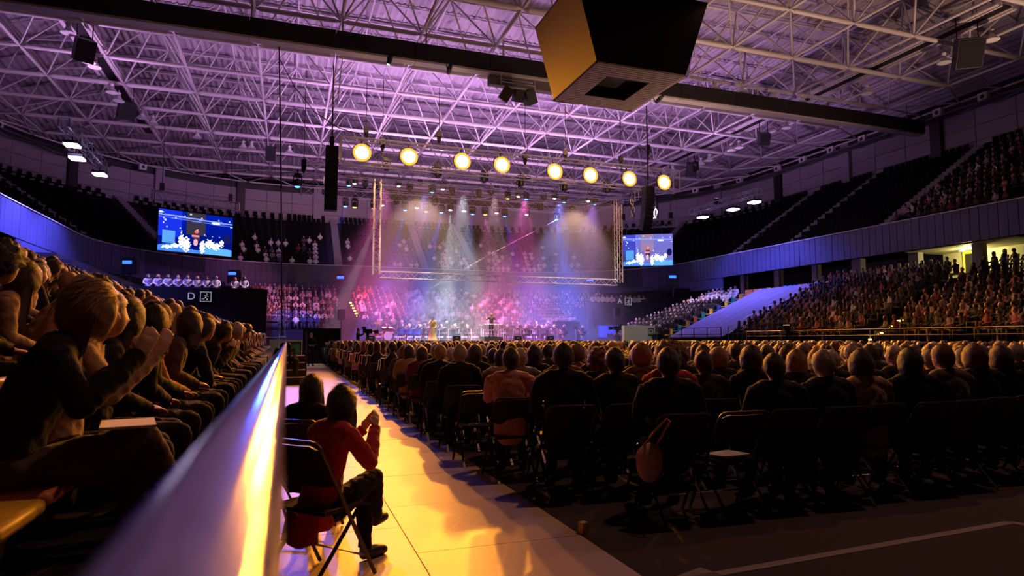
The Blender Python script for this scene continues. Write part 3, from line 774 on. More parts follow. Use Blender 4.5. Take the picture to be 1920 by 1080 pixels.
for sx in (-1,1):
    for sy in (-1,1): seg('hanger_cable',(sx*1.5,sy*1.2,3.1),(sx*1.5,sy*1.2,8.2),.04,M['black'],sb)
# ------------------------------------------------------------------ roof lamps, roof loudspeakers, cables
def highbay(px,py,z,where):
    p=at_z(px,py,z); t=thing('high_bay_lamp','unlit round white high-bay lamp under the roof '+where,'lamp',p,0,'high-bay lamps '+where)
    v,f=loft([(0,0,-.2),(0,0,-.18),(0,0,0),(0,0,.18)],[.36,.40,.22,.12],12); obj('lamp_shade',mesh('lamp_shade',v,f,M['white'],True),t)
    v,f=loft([(0,0,.15),(0,0,.45)],[.14,.14],8); obj('gear_box',mesh('gear_box',v,f,M['steel_white']),t); seg('stem',(0,0,.4),(0,0,.64),.025,M['steel_white'],t)
for x,y in ((97,37),(140,96),(152,106),(188,157),(202,174),(248,208),(270,219),(356,247),(461,268),(445,267),(534,276)): highbay(x,y,19.2,'on the D sign side')
for x,y in ((1351,150),(1404,158),(1463,170),(1519,178),(1567,194),(1645,159),(1797,97),(1822,83),(1893,51),(1487,228),(1380,272),(1395,267),(1321,299),(1337,292),(1250,318),(1267,314)): highbay(x,y,19.2,'on the audience stand side')
def roof_speaker(px,py,z,w,h,where,tilt=.5,rz=0):
    p=at_z(px,py,z); t=thing('roof_speaker','black box loudspeaker hung from the roof '+where,'loudspeaker',p,rz)
    R=Matrix.Rotation(tilt,4,'X')
    obj('cabinet',unit('box',M['black']),t,M4=R@Matrix.Diagonal((w,.8,h,1))); obj('front_grille',unit('box',M['blackmat']),t,M4=R@Matrix.Translation((0,-.42,0))@Matrix.Diagonal((w*.92,.05,h*.92,1)))
    for sx in (-1,1): seg('bracket_arm',(sx*w*.4,0,h*.4),(sx*w*.4,0,h*.5+1.4),.03,M['black'],t)
roof_speaker(130,77,18.6,1.0,1.3,'along the catwalk, nearer the dark beam',rz=.5); roof_speaker(218,197,18.9,1.1,1.3,'along the catwalk over the wide screen',rz=.5)
roof_speaker(498,282,18.6,.9,1.2,'beside the long speaker column'); roof_speaker(1443,253,19.0,.9,1.0,'over the covered seating block',rz=-.4)
roof_speaker(1303,313,18.6,.9,1.3,'past the last warm floodlight',rz=-.3); roof_speaker(1845,83,18.6,1.4,1.7,'under the catwalk above the audience stand',rz=-.6)
cl=thing('speaker_cluster','cluster of three dark loudspeakers hung under the divider beam','loudspeaker',at_Y(972,168,35.6))
for k,(dx,ry,s_) in enumerate(((-.78,.5,.85),(-.02,.0,.75),(.72,-.5,.85))):
    o=obj('speaker_cabinet',unit('box',M['black']),cl,M4=Matrix.Translation((dx,0,0))@Matrix.Rotation(ry,4,'Y')@Matrix.Rotation(.4,4,'X')@Matrix.Diagonal((s_*.72,.7,s_,1)))
for sx in (-1.1,1.1): seg('frame_bar',(sx,0,.4),(sx,0,1.3),.03,M['steel_white'],cl)
seg('frame_bar',(-1.1,0,.75),(1.1,0,.75),.03,M['steel_white'],cl); seg('frame_bar',(-1.1,.4,1.1),(1.1,.4,1.1),.03,M['steel_white'],cl)
hv=thing('vertical_truss','slim dark lattice ladder hanging down from the divider beam','truss',at_Y(618,140,40))
b0=hv.location; top=at_Y(628,62,38.5)-b0
for sx in (-.16,.16): seg('chord',(sx,0,-1.6),top+Vector((sx,0,0)),.03,M['truss'],hv)
for k in range(11):
    a=Vector((0,0,-1.6)).lerp(top,k/11); c=Vector((0,0,-1.6)).lerp(top,(k+1)/11); s_=.16 if k%2 else -.16
    seg('brace',a+Vector((s_,0,0)),c+Vector((-s_,0,0)),.02,M['truss'],hv)
def cable(label,pts,r=.02,m=None,name='rigging_cable'):
    mb=MB(); base=Vector(pts[0]); mb.tube([Vector(p)-base for p in pts],r,6); o=mb.build(name,m or M['black'],None,base,True); tag(o,label,'cable')
pA=at_Y(508,70,34.5); pB=at_Y(530,628,34.5)
cable('long dark cable dropping from the roof beam to the white mast stand',[pA,pA.lerp(pB,.5)+Vector((.03,0,0)),pB],.035)
cable('slack black cable sagging from the dropping cable towards the floodlights',[at_Y(510,95,40),at_Y(540,150,41),at_Y(580,200,42),at_Y(628,232,43),at_Y(670,245,44)],.03)
cable('pale guy line slanting across the gauze up to a spotlight',[at_Y(1045,410,48),at_Y(915,478,48.0),at_Y(740,580,48.2)],.012,mat('grey_wire',(.10,.09,.09),.6))
cable('pale stay wire slanting from the gauze towards the A sign',[at_Y(1040,440,47),at_Y(1062,540,47.2)],.014,bpy.data.materials['grey_wire'])
cable('pale stay wire slanting down to the white entrance block',[at_Y(1073,485,47),at_Y(1118,568,47.2)],.014,bpy.data.materials['grey_wire'])
# ------------------------------------------------------------------ people
def rot_about(v, c, R): return R @ (Vector(v)-Vector(c)) + Vector(c)
def head_shape(nu=28, nv=20):
    vs=[];fs=[]
    g=lambda x,y,s,t: math.exp(-(x/s)**2-(y/t)**2)
    for j in range(nv+1):
        ph=-math.pi/2+math.pi*j/nv
        for i in range(nu):
            th=2*math.pi*i/nu
            x=math.cos(ph)*math.cos(th); y=math.cos(ph)*math.sin(th); z=math.sin(ph)
            X=.077*x; Yv=.098*y; Z=.118*z
            if z<0:
                k=-z; X*=1-.28*k; Yv=Yv*(1-.10*k)+.022*k*(1 if y>-.2 else .2)
                if y<-.2: Yv*=1-.35*k
            else: Yv-=.008*z
            if y>0:
                Yv+=.030*g(X,Z+.018,.014,.020)*y+.010*g(X,Z-.012,.010,.03)*y
                for sx in (-1,1): Yv-=.013*g(X-sx*.032,Z-.014,.018,.013)*y
                Yv+=.006*g(X,Z-.036,.05,.012)*y+.008*g(X,Z+.058,.024,.010)*y-.004*g(X,Z+.060,.02,.004)*y+.010*g(X,Z+.092,.026,.016)*y
            vs.append((X,Yv,Z))
    for j in range(nv):
        for i in range(nu): fs.append((j*nu+i,j*nu+(i+1)%nu,(j+1)*nu+(i+1)%nu,(j+1)*nu+i))
    return vs,fs
HVS,HFS=head_shape()
class Body:
    """posed figure facing +Y, origin on the ground under the pelvis; capsules feed one voxel-joined surface"""
    def __init__(s): s.caps=[]; s.mb=MB()
    def limb(s, pts, rad, lab, n=10, up=None):
        P=[Vector(p) for p in pts]; R=[]
        for r in rad: R.append(r if isinstance(r,tuple) else (r,r))
        # rounded ends
        d0=(P[0]-P[1]).normalized(); d1=(P[-1]-P[-2]).normalized()
        r0=min(R[0]); r1=min(R[-1])
        PP=[P[0]+d0*r0*.8]+P+[P[-1]+d1*r1*.8]; RR=[(R[0][0]*.55,R[0][1]*.55)]+R+[(R[-1][0]*.55,R[-1][1]*.55)]
        v,f=loft(PP,RR,n,True,up); s.mb.add(v,f)
        labs=lab if isinstance(lab,list) else [lab]*(len(P)-1)
        for i in range(len(P)-1): s.caps.append((P[i],P[i+1],(R[i][0]+R[i][1])/2,(R[i+1][0]+R[i+1][1])/2,labs[i]))
    def hand(s, w, d, nrm, side, curl=.4, sc=1.0):
        d=Vector(d).normalized(); nrm=(Vector(nrm)-d*Vector(nrm).dot(d)).normalized(); lat=d.cross(nrm)*side; w=Vector(w)
        s.limb([w,w+d*.03*sc,w+d*.085*sc],[(.024,.019),(.036,.017),(.040,.014)],'hand',10,up=nrm)
        for k,(o_,L) in enumerate(((-.030,.058),(-.010,.074),(.011,.080),(.031,.070))):
            b=w+d*.080*sc+lat*o_*sc; c=curl*(1+.15*(k-1.5)*.3); p=[b]
            ang=c*.5
            for q,l in enumerate((.45,.32,.23)):
                p.append(p[-1]+(d*math.cos(ang)+nrm*math.sin(ang)+lat*o_*1.6)*L*l*sc); ang+=c
            s.limb(p,[.0088,.0085,.0078,.0065],'hand',7)
        b=w+d*.028*sc+lat*.026*sc
        s.limb([b,b+(lat*.7+d*.6+nrm*.25)*.036*sc,b+(lat*.62+d*1.35+nrm*.5)*.040*sc],[.013,.0105,.008],'hand',7)
    def head(s, c, yaw=0, pitch=0, roll=0):
        R=Matrix.Rotation(yaw,3,'Z')@Matrix.Rotation(pitch,3,'X')@Matrix.Rotation(roll,3,'Y'); c=Vector(c)
        s.hc=c; s.hR=R
        s.mb.add([R@Vector(v)+c for v in HVS],HFS)
        s.caps.append((c+R@Vector((0,0,.03)),c-R@Vector((0,-.01,.03)),.10,.085,'head'))
        for sx in (-1,1):
            e=c+R@Vector((sx*.078,-.008,-.005)); v,f=loft([e+R@Vector((0,-.012,.03)),e+R@Vector((sx*.008,-.016,.012)),e+R@Vector((sx*.006,-.008,-.01)),e+R@Vector((0,0,-.032))],[(.006,.012),(.009,.018),(.008,.014),(.006,.008)],8); s.mb.add(v,f)
    def bake(s, voxel, smooth=4):
        me=mesh('tmp_body',s.mb.v,s.mb.f); o=bpy.data.objects.new('tmp_body',me); COL.objects.link(o)
        m=o.modifiers.new('r','REMESH'); m.mode='VOXEL'; m.voxel_size=voxel
        m2=o.modifiers.new('s','SMOOTH'); m2.factor=.5; m2.iterations=smooth
        dg=bpy.context.evaluated_depsgraph_get(); dg.update()
        r=bpy.data.meshes.new_from_object(o.evaluated_get(dg)); bpy.data.objects.remove(o); bpy.data.meshes.remove(me)
        n=len(r.vertices); V=np.empty(n*3); r.vertices.foreach_get('co',V); V=V.reshape(-1,3)
        N=np.empty(n*3); r.vertices.foreach_get('normal',N); N=N.reshape(-1,3)
        F=[tuple(p.vertices) for p in r.polygons]
        best=np.full(n,1e9); lab=np.zeros(n,int); names=[]
        for a,b,ra,rb,l in s.caps:
            if l not in names: names.append(l)
            a=np.array(a);b=np.array(b); ab=b-a; t=np.clip(((V-a)@ab)/max(1e-9,ab@ab),0,1)
            d=np.linalg.norm(V-(a+t[:,None]*ab),axis=1)-(ra+(rb-ra)*t)
            k=d<best; best[k]=d[k]; lab[k]=names.index(l)
        bpy.data.meshes.remove(r)
        return V,N,F,[names[i] for i in lab]
def noise3(p,f): return math.sin(p[0]*f+1.3*math.sin(p[1]*f*.7))*math.sin(p[1]*f*1.1+.9*math.sin(p[2]*f*.8))*math.sin(p[2]*f*.9+1.7)
def hair_mesh(style, seed=0, n=26, m=16):
    """shell around the head centre, facing +Y; face opening left free"""
    rr=random.Random(seed); vs=[];fs=[]
    S=dict(short=(.014,-.66,0),bob=(.028,-.80,0),long=(.028,-.9,0),curly=(.050,-.62,0),bun=(.014,-.72,0),bald=(.005,-.55,0),cap=(.018,-.1,0))[style]
    th0=S[0]
    for j in range(m+1):
        ph=math.pi/2-(math.pi/2+.95)*j/m
        for i in range(n):
            a=2*math.pi*i/n
            x=math.cos(ph)*math.cos(a); y=math.cos(ph)*math.sin(a); z=math.sin(ph)
            # hairline: front high, nape low
            front=.5+.5*math.sin(a)
            lim=(.62 if style!='bald' else .80)*front**1.5+(1-front**1.5)*S[1]
            side=abs(math.cos(a))
            if style in('bob','long') and front>.35 and side>.55: lim=S[1]
            th=th0
            if style=='short': th*=1.0+.5*max(0,z)
            zz=z
            if z<lim: zz=lim; th=-.006
            k=math.sqrt(max(0,1-zz*zz))/max(1e-4,math.cos(ph)) if z<lim else 1
            p=Vector((.079*x*k,.100*y*k-.006,.120*zz))
            nrm=Vector((x*k,y*k,zz)).normalized()
            w=noise3(p,95 if style=='curly' else 60)*(.022 if style=='curly' else .0045)+ (noise3(p,220)*.003)
            p=p+nrm*(th+(w if th>0 else 0))
            if style in('bob','long') and zz<-.05 and th>0:
                p.x=math.copysign(max(abs(p.x),.060*side+.02),p.x) if abs(p.x)>.01 else p.x
            vs.append(p)
        pass
    for j in range(m):
        for i in range(n): fs.append((j*n+i,(j+1)*n+i,(j+1)*n+(i+1)%n,j*n+(i+1)%n))
    if style in('long','bob'):
        L=.30 if style=='long' else .10; base=len(vs); rows=8
        for j in range(rows+1):
            t=j/rows
            for i in range(15):
                a=math.pi+ (math.pi)*i/14
                wv=.006*math.sin(i*2.7+j*.5)+.005*math.sin(i*5.1)
                rx=.098+.018*t+wv; ry=.098-.012*t+wv
                vs.append(Vector((rx*math.cos(a),ry*math.sin(a)+.012-.02*t,-.01-(.10+L)*t+(.02*math.sin(i*1.9) if j==rows else 0))))
        for j in range(rows):
            for i in range(14): q=base+j*15+i; fs.append((q,q+1,q+16,q+15))
        b2=len(vs)   # inner side gives the curtain thickness
        for q in range(base,b2): v=vs[q]; vs.append(Vector((v.x*.86,v.y*.80,v.z)))
        off=b2-base
        for j in range(rows):
            for i in range(14): q=b2+j*15+i; fs.append((q,q+15,q+16,q+1))
        for j in range(rows):
            for e in (0,14): q=base+j*15+e; fs.append((q,q+15,q+15+off,q+off))
        for i in range(14): q=base+rows*15+i; fs.append((q,q+1,q+1+off,q+off))
    if style=='bun':
        c=Vector((0,-.115,.05)); b=len(vs)
        for j in range(9):
            for i in range(12):
                ph=-math.pi/2+math.pi*j/8; a=2*math.pi*i/12
                vs.append(c+Vector((math.cos(ph)*math.cos(a)*.045,math.cos(ph)*math.sin(a)*.040,math.sin(ph)*.042)))
        for j in range(8):
            for i in range(12): fs.append((b+j*12+i,b+j*12+(i+1)%12,b+(j+1)*12+(i+1)%12,b+(j+1)*12+i))
    return vs,fs
def seated(pose='lap', lean=0.05, look=(0,0), cross=False, cz=.99, cs=.065, shoulder=.185, female=False, legs=True, twist=0.0):
    B=Body(); w=shoulder
    tilt=lambda p:(p[0],p[1]+lean*(p[2]-.5)*1.6,p[2])
    hipw=.155 if female else .15
    B.limb([tilt(p) for p in ((0,-.02,.46),(0,-.02,.56),(0,-.03,.70),(0,-.02,.84),(0,-.01,.96),(0,0,1.04))],[(.165,.12),(hipw+.005,.115),(.135 if female else .15,.10),(.15 if female else .165,.108),(w*.90,.10),(w*.45,.065)],'torso',16,up=(0,1,0))
    B.limb([tilt((-w*.8,-.01,1.015)),tilt((0,-.012,1.03)),tilt((w*.8,-.01,1.015))],[.062,.07,.062],'torso',12)
    hc=Vector(tilt((0,.045,1.200)))
    B.limb([tilt((0,-.005,1.02)),tilt((0,.014,1.085)),hc-Vector((0,.005,.04))],[.062,.054,.056],'neck',12)
    B.head(hc,look[0],look[1])
    for s_ in (-1,1):
        sh=Vector(tilt((s_*w,-.01,1.005)))
        if pose=='clap':
            el=Vector((s_*.25,.17+lean*.4,.80)); wr=Vector((s_*cs,.38+lean*.4,cz+.01*s_)); d=Vector((-s_*.30,.42,.85)); nr=Vector((-s_,0,0)); curl=.18
        elif pose=='chin':
            el=Vector((s_*.20,.30,.66)); wr=Vector((s_*.07,.30,.92)) if s_>0 else Vector((-.02,.36,.64)); d=Vector((-.1,0,.9)) if s_>0 else Vector((.9,.2,0)); nr=Vector((-s_*.3,-1,0)) if s_>0 else Vector((0,0,-1)); curl=.6
        elif pose=='violin':
            el=Vector((s_*.27,.18,.84)); wr=Vector((-.16,.40,1.02)) if s_<0 else Vector((.10,.38,.98)); d=Vector((.2,.5,.6)); nr=Vector((-s_,0,.2)); curl=.7
        else:
            el=Vector((s_*.255,.05+lean*.3,.76)); wr=Vector((s_*.11,.29,.655)); d=Vector((-s_*.45,.75,-.12)); nr=Vector((0,.05,-1)); curl=.45
        B.limb([sh,sh.lerp(el,.5)+Vector((s_*.012,0,0)),el],[.058,.050,.042],'arm'); B.limb([el,el.lerp(wr,.45),wr],[.043,.040,.027],'forearm')
        B.hand(wr,d,nr,s_,curl)
        if legs:
            hp=Vector((s_*.088,.03,.50)); 
            if cross and s_>0: kn=Vector((-.02,.50,.62)); an=Vector((-.20,.70,.26)); toe=Vector((-.26,.85,.21))
            elif cross: kn=Vector((-.10,.48,.49)); an=Vector((-.06,.46,.09)); toe=Vector((-.05,.64,.035))
            else: kn=Vector((s_*.115,.47,.495)); an=Vector((s_*.115,.44,.09)); toe=Vector((s_*.13,.61,.035))
            B.limb([hp,hp.lerp(kn,.5),kn],[.092,.080,.060],'thigh'); B.limb([kn,kn.lerp(an,.35),an],[.060,.056,.037],'shin')
            heel=an+Vector((0,-.045,-.05)); B.limb([an,an+Vector((0,-.01,-.04)),an.lerp(toe,.5)+Vector((0,0,-.015)),toe],[.036,.042,.042,.032],'footL' if s_<0 else 'footR')
    return B
def standing(pose='side', look=(0,0)):
    B=Body(); w=.19
    B.limb([(0,0,.86),(0,0,.96),(0,-.01,1.12),(0,-.005,1.28),(0,0,1.40),(0,.005,1.47)],[(.15,.11),(.16,.115),(.14,.10),(.165,.11),(w*.9,.10),(w*.45,.065)],'torso',16,up=(0,1,0))
    B.limb([(-w*.8,0,1.435),(0,0,1.445),(w*.8,0,1.435)],[.06,.07,.06],'torso',12)
    B.limb([(0,0,1.45),(0,.012,1.52),(0,.02,1.60)],[.060,.054,.055],'neck',12); B.head((0,.03,1.64),*look)
    for s_ in (-1,1):
        sh=Vector((s_*w,0,1.42))
        if pose=='folded': el=Vector((s_*.26,.06,1.14)); wr=Vector((-s_*.02,.26,1.10)); d=Vector((-s_,.25,.05)); nr=(0,-1,0)
        elif pose=='camera': el=Vector((s_*.27,.16,1.22)); wr=Vector((s_*.12,.42,1.38)); d=Vector((-s_*.2,.9,.2)); nr=(0,0,-1)
        elif pose=='conduct': el=Vector((s_*.32,.14,1.28)); wr=Vector((s_*.30,.36,1.42)); d=Vector((0,.8,.5)); nr=(0,.3,-1)
        elif pose=='sing': el=(Vector((s_*.25,.12,1.16)) if s_>0 else Vector((-.25,-.02,1.14))); wr=(Vector((.06,.24,1.44)) if s_>0 else Vector((-.26,.10,.92))); d=(Vector((-.2,.1,.9)) if s_>0 else Vector((0,.1,-1))); nr=(0,-1,0)
        else: el=Vector((s_*.27,-.01,1.14)); wr=Vector((s_*.27,.09,.90)); d=Vector((0,.1,-1)); nr=(-s_,0,0)
        B.limb([sh,sh.lerp(el,.5)+Vector((s_*.01,0,0)),el],[.058,.05,.042],'arm'); B.limb([el,el.lerp(wr,.45),wr],[.043,.04,.027],'forearm'); B.hand(wr,d,nr,s_,.5)
        hp=Vector((s_*.09,0,.90)); kn=Vector((s_*.10,.02,.50)); an=Vector((s_*.11,-.02,.09)); toe=Vector((s_*.14,.16,.035))
        B.limb([hp,hp.lerp(kn,.5),kn],[.092,.078,.058],'thigh'); B.limb([kn,kn.lerp(an,.35),an],[.058,.056,.036],'shin')
        B.limb([an,an+Vector((0,-.01,-.04)),an.lerp(toe,.5)+Vector((0,0,-.015)),toe],[.036,.042,.042,.032],'footL' if s_<0 else 'footR')
    return B
CLOTH={}; HAIRM={}
def cloth(n,c,sheen=.25,rough=.85):
    CLOTH[n]=mat(n+'_fabric',c,rough,0,.18,14,.25,120,sheen=(.06 if max(c)<.06 else sheen),spec=(.2 if max(c)<.06 else .5))
for n,c in (('black',(.011,.010,.012)),('charcoal',(.03,.03,.034)),('navy',(.014,.018,.05)),('brown',(.075,.040,.022)),('dark red',(.16,.012,.014)),('olive',(.06,.055,.025)),('grey',(.12,.115,.12)),('pink',(.52,.22,.22)),('white',(.70,.68,.68)),('tan',(.34,.22,.12)),('orange',(.45,.15,.04)),('red',(.46,.02,.025)),('yellow',(.75,.55,.10))): cloth(n,c)
for n,c in (('black',(.008,.006,.005)),('dark brown',(.022,.011,.006)),('brown',(.06,.028,.012)),('auburn',(.14,.038,.010)),('blond',(.40,.22,.08)),('grey',(.38,.34,.30)),('white',(.62,.58,.54))):
    HAIRM[n]=mat(n+' hair',c,.42,0,.3,40,.5,260,sheen=.5)
_bake={}
def baked(key,fn,voxel,smooth):
    if key not in _bake: B=fn(); _bake[key]=(B,B.bake(voxel,smooth))
    return _bake[key]
SLOT={'torso':1,'arm':1,'forearm':1,'thigh':2,'shin':2,'footL':3,'footR':3,'head':0,'neck':0,'hand':0}
_single={}
def single_mesh(key,fn,hair,haircol,top,bottom,voxel=.026,short_sleeve=False):
    """one-mesh figure: skin, top, trousers, shoes, hair as material slots"""
    k=(key,hair,voxel,short_sleeve)
    if k in _single: return _single[k]
    B,(V,N,F,L)=baked((key,voxel),fn,voxel,3)
    mi=[]
    for f in F:
        ls=[L[i] for i in f]; l=max(set(ls),key=ls.count); q=SLOT[l]
        if short_sleeve and l=='forearm': q=0
        mi.append(q)
    Vn=V.copy(); isn=np.array([SLOT[l] in (1,2) for l in L]); Vn[isn]+=N[isn]*.010
    hv,hf=hair_mesh(hair,0,18,11); hv=[B.hR@v+B.hc for v in hv]; n=len(Vn)
    me=mesh('figure',[tuple(v) for v in Vn]+[tuple(v) for v in hv],F+[tuple(q+n for q in f) for f in hf],None,True,[M['skin'],CLOTH[top],CLOTH[bottom],M['shoe'],HAIRM[haircol]],mi+[4]*len(hf))
    _single[k]=me; return me
def dress(o,mats):
    for i,m in enumerate(mats):
        if m is not None: o.material_slots[i].link='OBJECT'; o.material_slots[i].material=m
    return o
def figure(name,ps,hair,haircol,top,bottom,loc):
    return dress(obj(name,single_mesh(ps,POSES[ps],hair,haircol,top,bottom),None,loc),[None,CLOTH[top],CLOTH[bottom],None,HAIRM[haircol]])
def hero(key,fn,hair,haircol,top,bottom,label,loc,rz,group=None,scale=1.0,voxel=.010,short_sleeve=False,name='person',glasses=False,hood=False):
    """person: body mesh (skin) with hair, top, trousers and shoes as its parts; meshes shared by pose"""
    B,(V,N,F,L)=baked((key,voxel),fn,voxel,3)
    ck=('hero',key,voxel,short_sleeve)
    if ck not in _single:
        def sub(labs,off,wr):
            keep=[f for f in F if all(L[i] in labs for i in f)]; ids=sorted({i for f in keep for i in f}); mp={i:k for k,i in enumerate(ids)}
            vs=[]
            for i in ids:
                p=V[i]; w=noise3(p,38)*wr+noise3(p,75)*wr*.5; vs.append(tuple(p+N[i]*(off+w)))
            return vs,[tuple(mp[i] for i in f) for f in keep]
        arms=('torso','arm') if short_sleeve else ('torso','arm','forearm')
        _single[ck]=(mesh('body',[tuple(v) for v in V],F,M['skin'],True),sub(arms,.016,.006),sub(('thigh','shin'),.013,.005),sub(('footL',),.007,0),sub(('footR',),.007,0))
    body,tp,tr_,shl,shr=_single[ck]
    def cm(nm,g,m):
        q=(ck,nm)
        if q not in _single: _single[q]=mesh(nm,g[0],g[1],m,True)
        return _single[q]
    o=obj(name,body,None,loc); o.rotation_euler=(0,0,rz); o.scale=(scale,)*3; tag(o,label,'person',group)
    dress(obj('top_garment',cm('top_garment',tp,CLOTH[top]),o),[CLOTH[top]]); dress(obj('trousers',cm('trousers',tr_,CLOTH[bottom]),o),[CLOTH[bottom]]); obj('shoe',cm('shoe_l',shl,M['shoe']),o); obj('shoe',cm('shoe_r',shr,M['shoe']),o)
    q=('hair',hair)
    if q not in _single:
        hv,hf=hair_mesh(hair,3,40,24); _single[q]=mesh('hair',hv,hf,HAIRM[haircol],True)
    h=dress(obj('hair',_single[q],o,M4=Matrix.Translation(B.hc)@B.hR.to_4x4()),[HAIRM[haircol]])
    if hair not in('bald','cap'):
        qs=('strands',hair)
        if qs not in _single:
            rr=random.Random(5); vs=[];fs=[]; hv,hf=hair_mesh(hair,3,40,24)
            cand=[v for v in hv if v.length>.084 and not(v.y>.05 and v.z<.06)]
            for k in range(1500):
                p=Vector(rr.choice(cand))+Vector((rr.uniform(-.006,.006),rr.uniform(-.006,.006),rr.uniform(-.006,.006))); nrm=Vector((p.x,p.y*.8,max(p.z,-.03))).normalized()
                if hair=='curly': d=Vector((rr.uniform(-1,1),rr.uniform(-1,1),rr.uniform(-1,1))); lift=rr.uniform(.2,.9); L_=rr.uniform(.015,.035)
                else: d=Vector((rr.uniform(-.25,.25),-.45,-.9 if p.z<.06 else -.4)); lift=rr.uniform(.03,.30); L_=rr.uniform(.03,.075) if hair!='short' else rr.uniform(.018,.04)
                d=d-nrm*d.dot(nrm); d=(d.normalized() if d.length>.01 else Vector((0,-1,0))); sd=nrm.cross(d).normalized()*.0011
                q0=p-nrm*.002; q1=q0+d*L_*.5+nrm*lift*L_*.5; q2=q0+d*L_+nrm*lift*L_*.45
                b=len(vs); vs+=[q0-sd,q0+sd,q1+sd,q1-sd,q2]; fs+=[(b,b+1,b+2,b+3),(b+3,b+2,b+4)]
            _single[qs]=mesh('flyaway_strands',vs,fs,HAIRM[haircol])
        s_=dress(obj('flyaway_strands',_single[qs],h),[HAIRM[haircol]]); s_['kind']='stuff'
    if glasses:
        mb=MB()
        for sx in (-1,1):
            pts=[(sx*.033+.024*math.cos(a),.105,.014+.017*math.sin(a)) for a in np.linspace(0,2*math.pi,13)]; mb.tube(pts,.0022,5,cap=False); mb.tube([(sx*.058,.103,.018),(sx*.080,.03,.018),(sx*.080,-.01,.010)],.0022,5)
        mb.tube([(-.010,.108,.018),(.010,.108,.018)],.0022,5); mb.build('glasses',M['black'],o).matrix_basis=Matrix.Translation(B.hc)@B.hR.to_4x4()
    return o
# ------------------------------------------------------------------ folding chairs
chairm=mat('dark_chair_steel',(.10,.085,.08),.35,.6); chairp=mat('black_chair_plastic',(.018,.016,.016),.45)
def chair_proto():
    root=thing('folding_chair','x','chair')
    def bent(pts,r=.0125):
        # round the corners of a polyline
        P=[Vector(p) for p in pts]; out=[P[0]]
        for i in range(1,len(P)-1):
            a=(P[i-1]-P[i]).normalized(); b=(P[i+1]-P[i]).normalized(); q=.06
            for t in (0,.25,.5,.75,1): out.append((P[i]+a*q)*(1-t)**2+P[i]*2*t*(1-t)+(P[i]+b*q)*t*t)
        out.append(P[-1]); return loft(out,r,7)
    w=.225
    v,f=bent([(-w,.24,0.01),(-w,-.235,.83),(w,-.235,.83),(w,.24,0.01)]); obj('front_frame',mesh('front_frame',v,f,chairm,True),root)
    v,f=bent([(-w+.03,.16,.45),(-w+.03,-.27,.01),]); obj('rear_leg',mesh('rear_leg',v,f,chairm,True),root)
    v,f=bent([(w-.03,.16,.45),(w-.03,-.27,.01),]); obj('rear_leg',mesh('rear_leg',v,f,chairm,True),root)
    seg('crossbar',(-w+.03,-.22,.06),(w-.03,-.22,.06),.009,chairm,root); seg('crossbar',(-w,.17,.13),(w,.17,.13),.009,chairm,root)
    mb=MB()
    nx,ny=7,6
    vs=[];fs=[]
    for i in range(nx+1):
        for j in range(ny+1):
            x=-w+.015+(2*w-.03)*i/nx; y=-.16+.37*j/ny; vs.append((x,y,.445-.018*math.sin(math.pi*i/nx)*math.sin(math.pi*j/ny)+(.0 if j<ny else -.02)))
    n=len(vs); vs+=[(a,b,c-.022) for a,b,c in vs]
    g=lambda i,j:i*(ny+1)+j
    for i in range(nx):
        for j in range(ny): fs.append((g(i,j),g(i+1,j),g(i+1,j+1),g(i,j+1))); fs.append((n+g(i,j),n+g(i,j+1),n+g(i+1,j+1),n+g(i+1,j)))
    for i in range(nx): fs.append((g(i,0),n+g(i,0),n+g(i+1,0),g(i+1,0))); fs.append((g(i,ny),g(i+1,ny),n+g(i+1,ny),n+g(i,ny)))
    for j in range(ny): fs.append((g(0,j),g(0,j+1),n+g(0,j+1),n+g(0,j))); fs.append((g(nx,j),n+g(nx,j),n+g(nx,j+1),g(nx,j+1)))
    obj('seat',mesh('seat',vs,fs,chairp,True),root)
    vs=[];fs=[]
    for i in range(9):
        for j in range(4):
            x=-w+.012+(2*w-.024)*i/8; t=j/3; z=.56+.25*t; y=-.075-.155*t-.022*math.sin(math.pi*i/8)
            if j in(0,3) and i in(0,8): z+=.02*(1 if j==0 else -1)
            vs.append((x,y,z))
    n=len(vs); vs+=[(a,b+.014,c) for a,b,c in vs]; g=lambda i,j:i*4+j
    for i in range(8):
        for j in range(3): fs.append((g(i,j),g(i+1,j),g(i+1,j+1),g(i,j+1))); fs.append((n+g(i,j),n+g(i,j+1),n+g(i+1,j+1),n+g(i+1,j)))
        fs.append((g(i,0),n+g(i,0),n+g(i+1,0),g(i+1,0))); fs.append((g(i,3),g(i+1,3),n+g(i+1,3),n+g(i,3)))
    for j in range(3): fs.append((g(0,j),g(0,j+1),n+g(0,j+1),n+g(0,j))); fs.append((g(8,j),n+g(8,j),n+g(8,j+1),g(8,j+1)))
    obj('backrest',mesh('backrest',vs,fs,chairp,True),root)
    return root
CH0=chair_proto(); _ch=[True]
def chair(loc,rz,label,group):
    c=CH0 if _ch[0] else copy_tree(CH0); _ch[0]=False
    c.location=loc; c.rotation_euler=(0,0,rz); c['label']=label; c['group']=group; return c
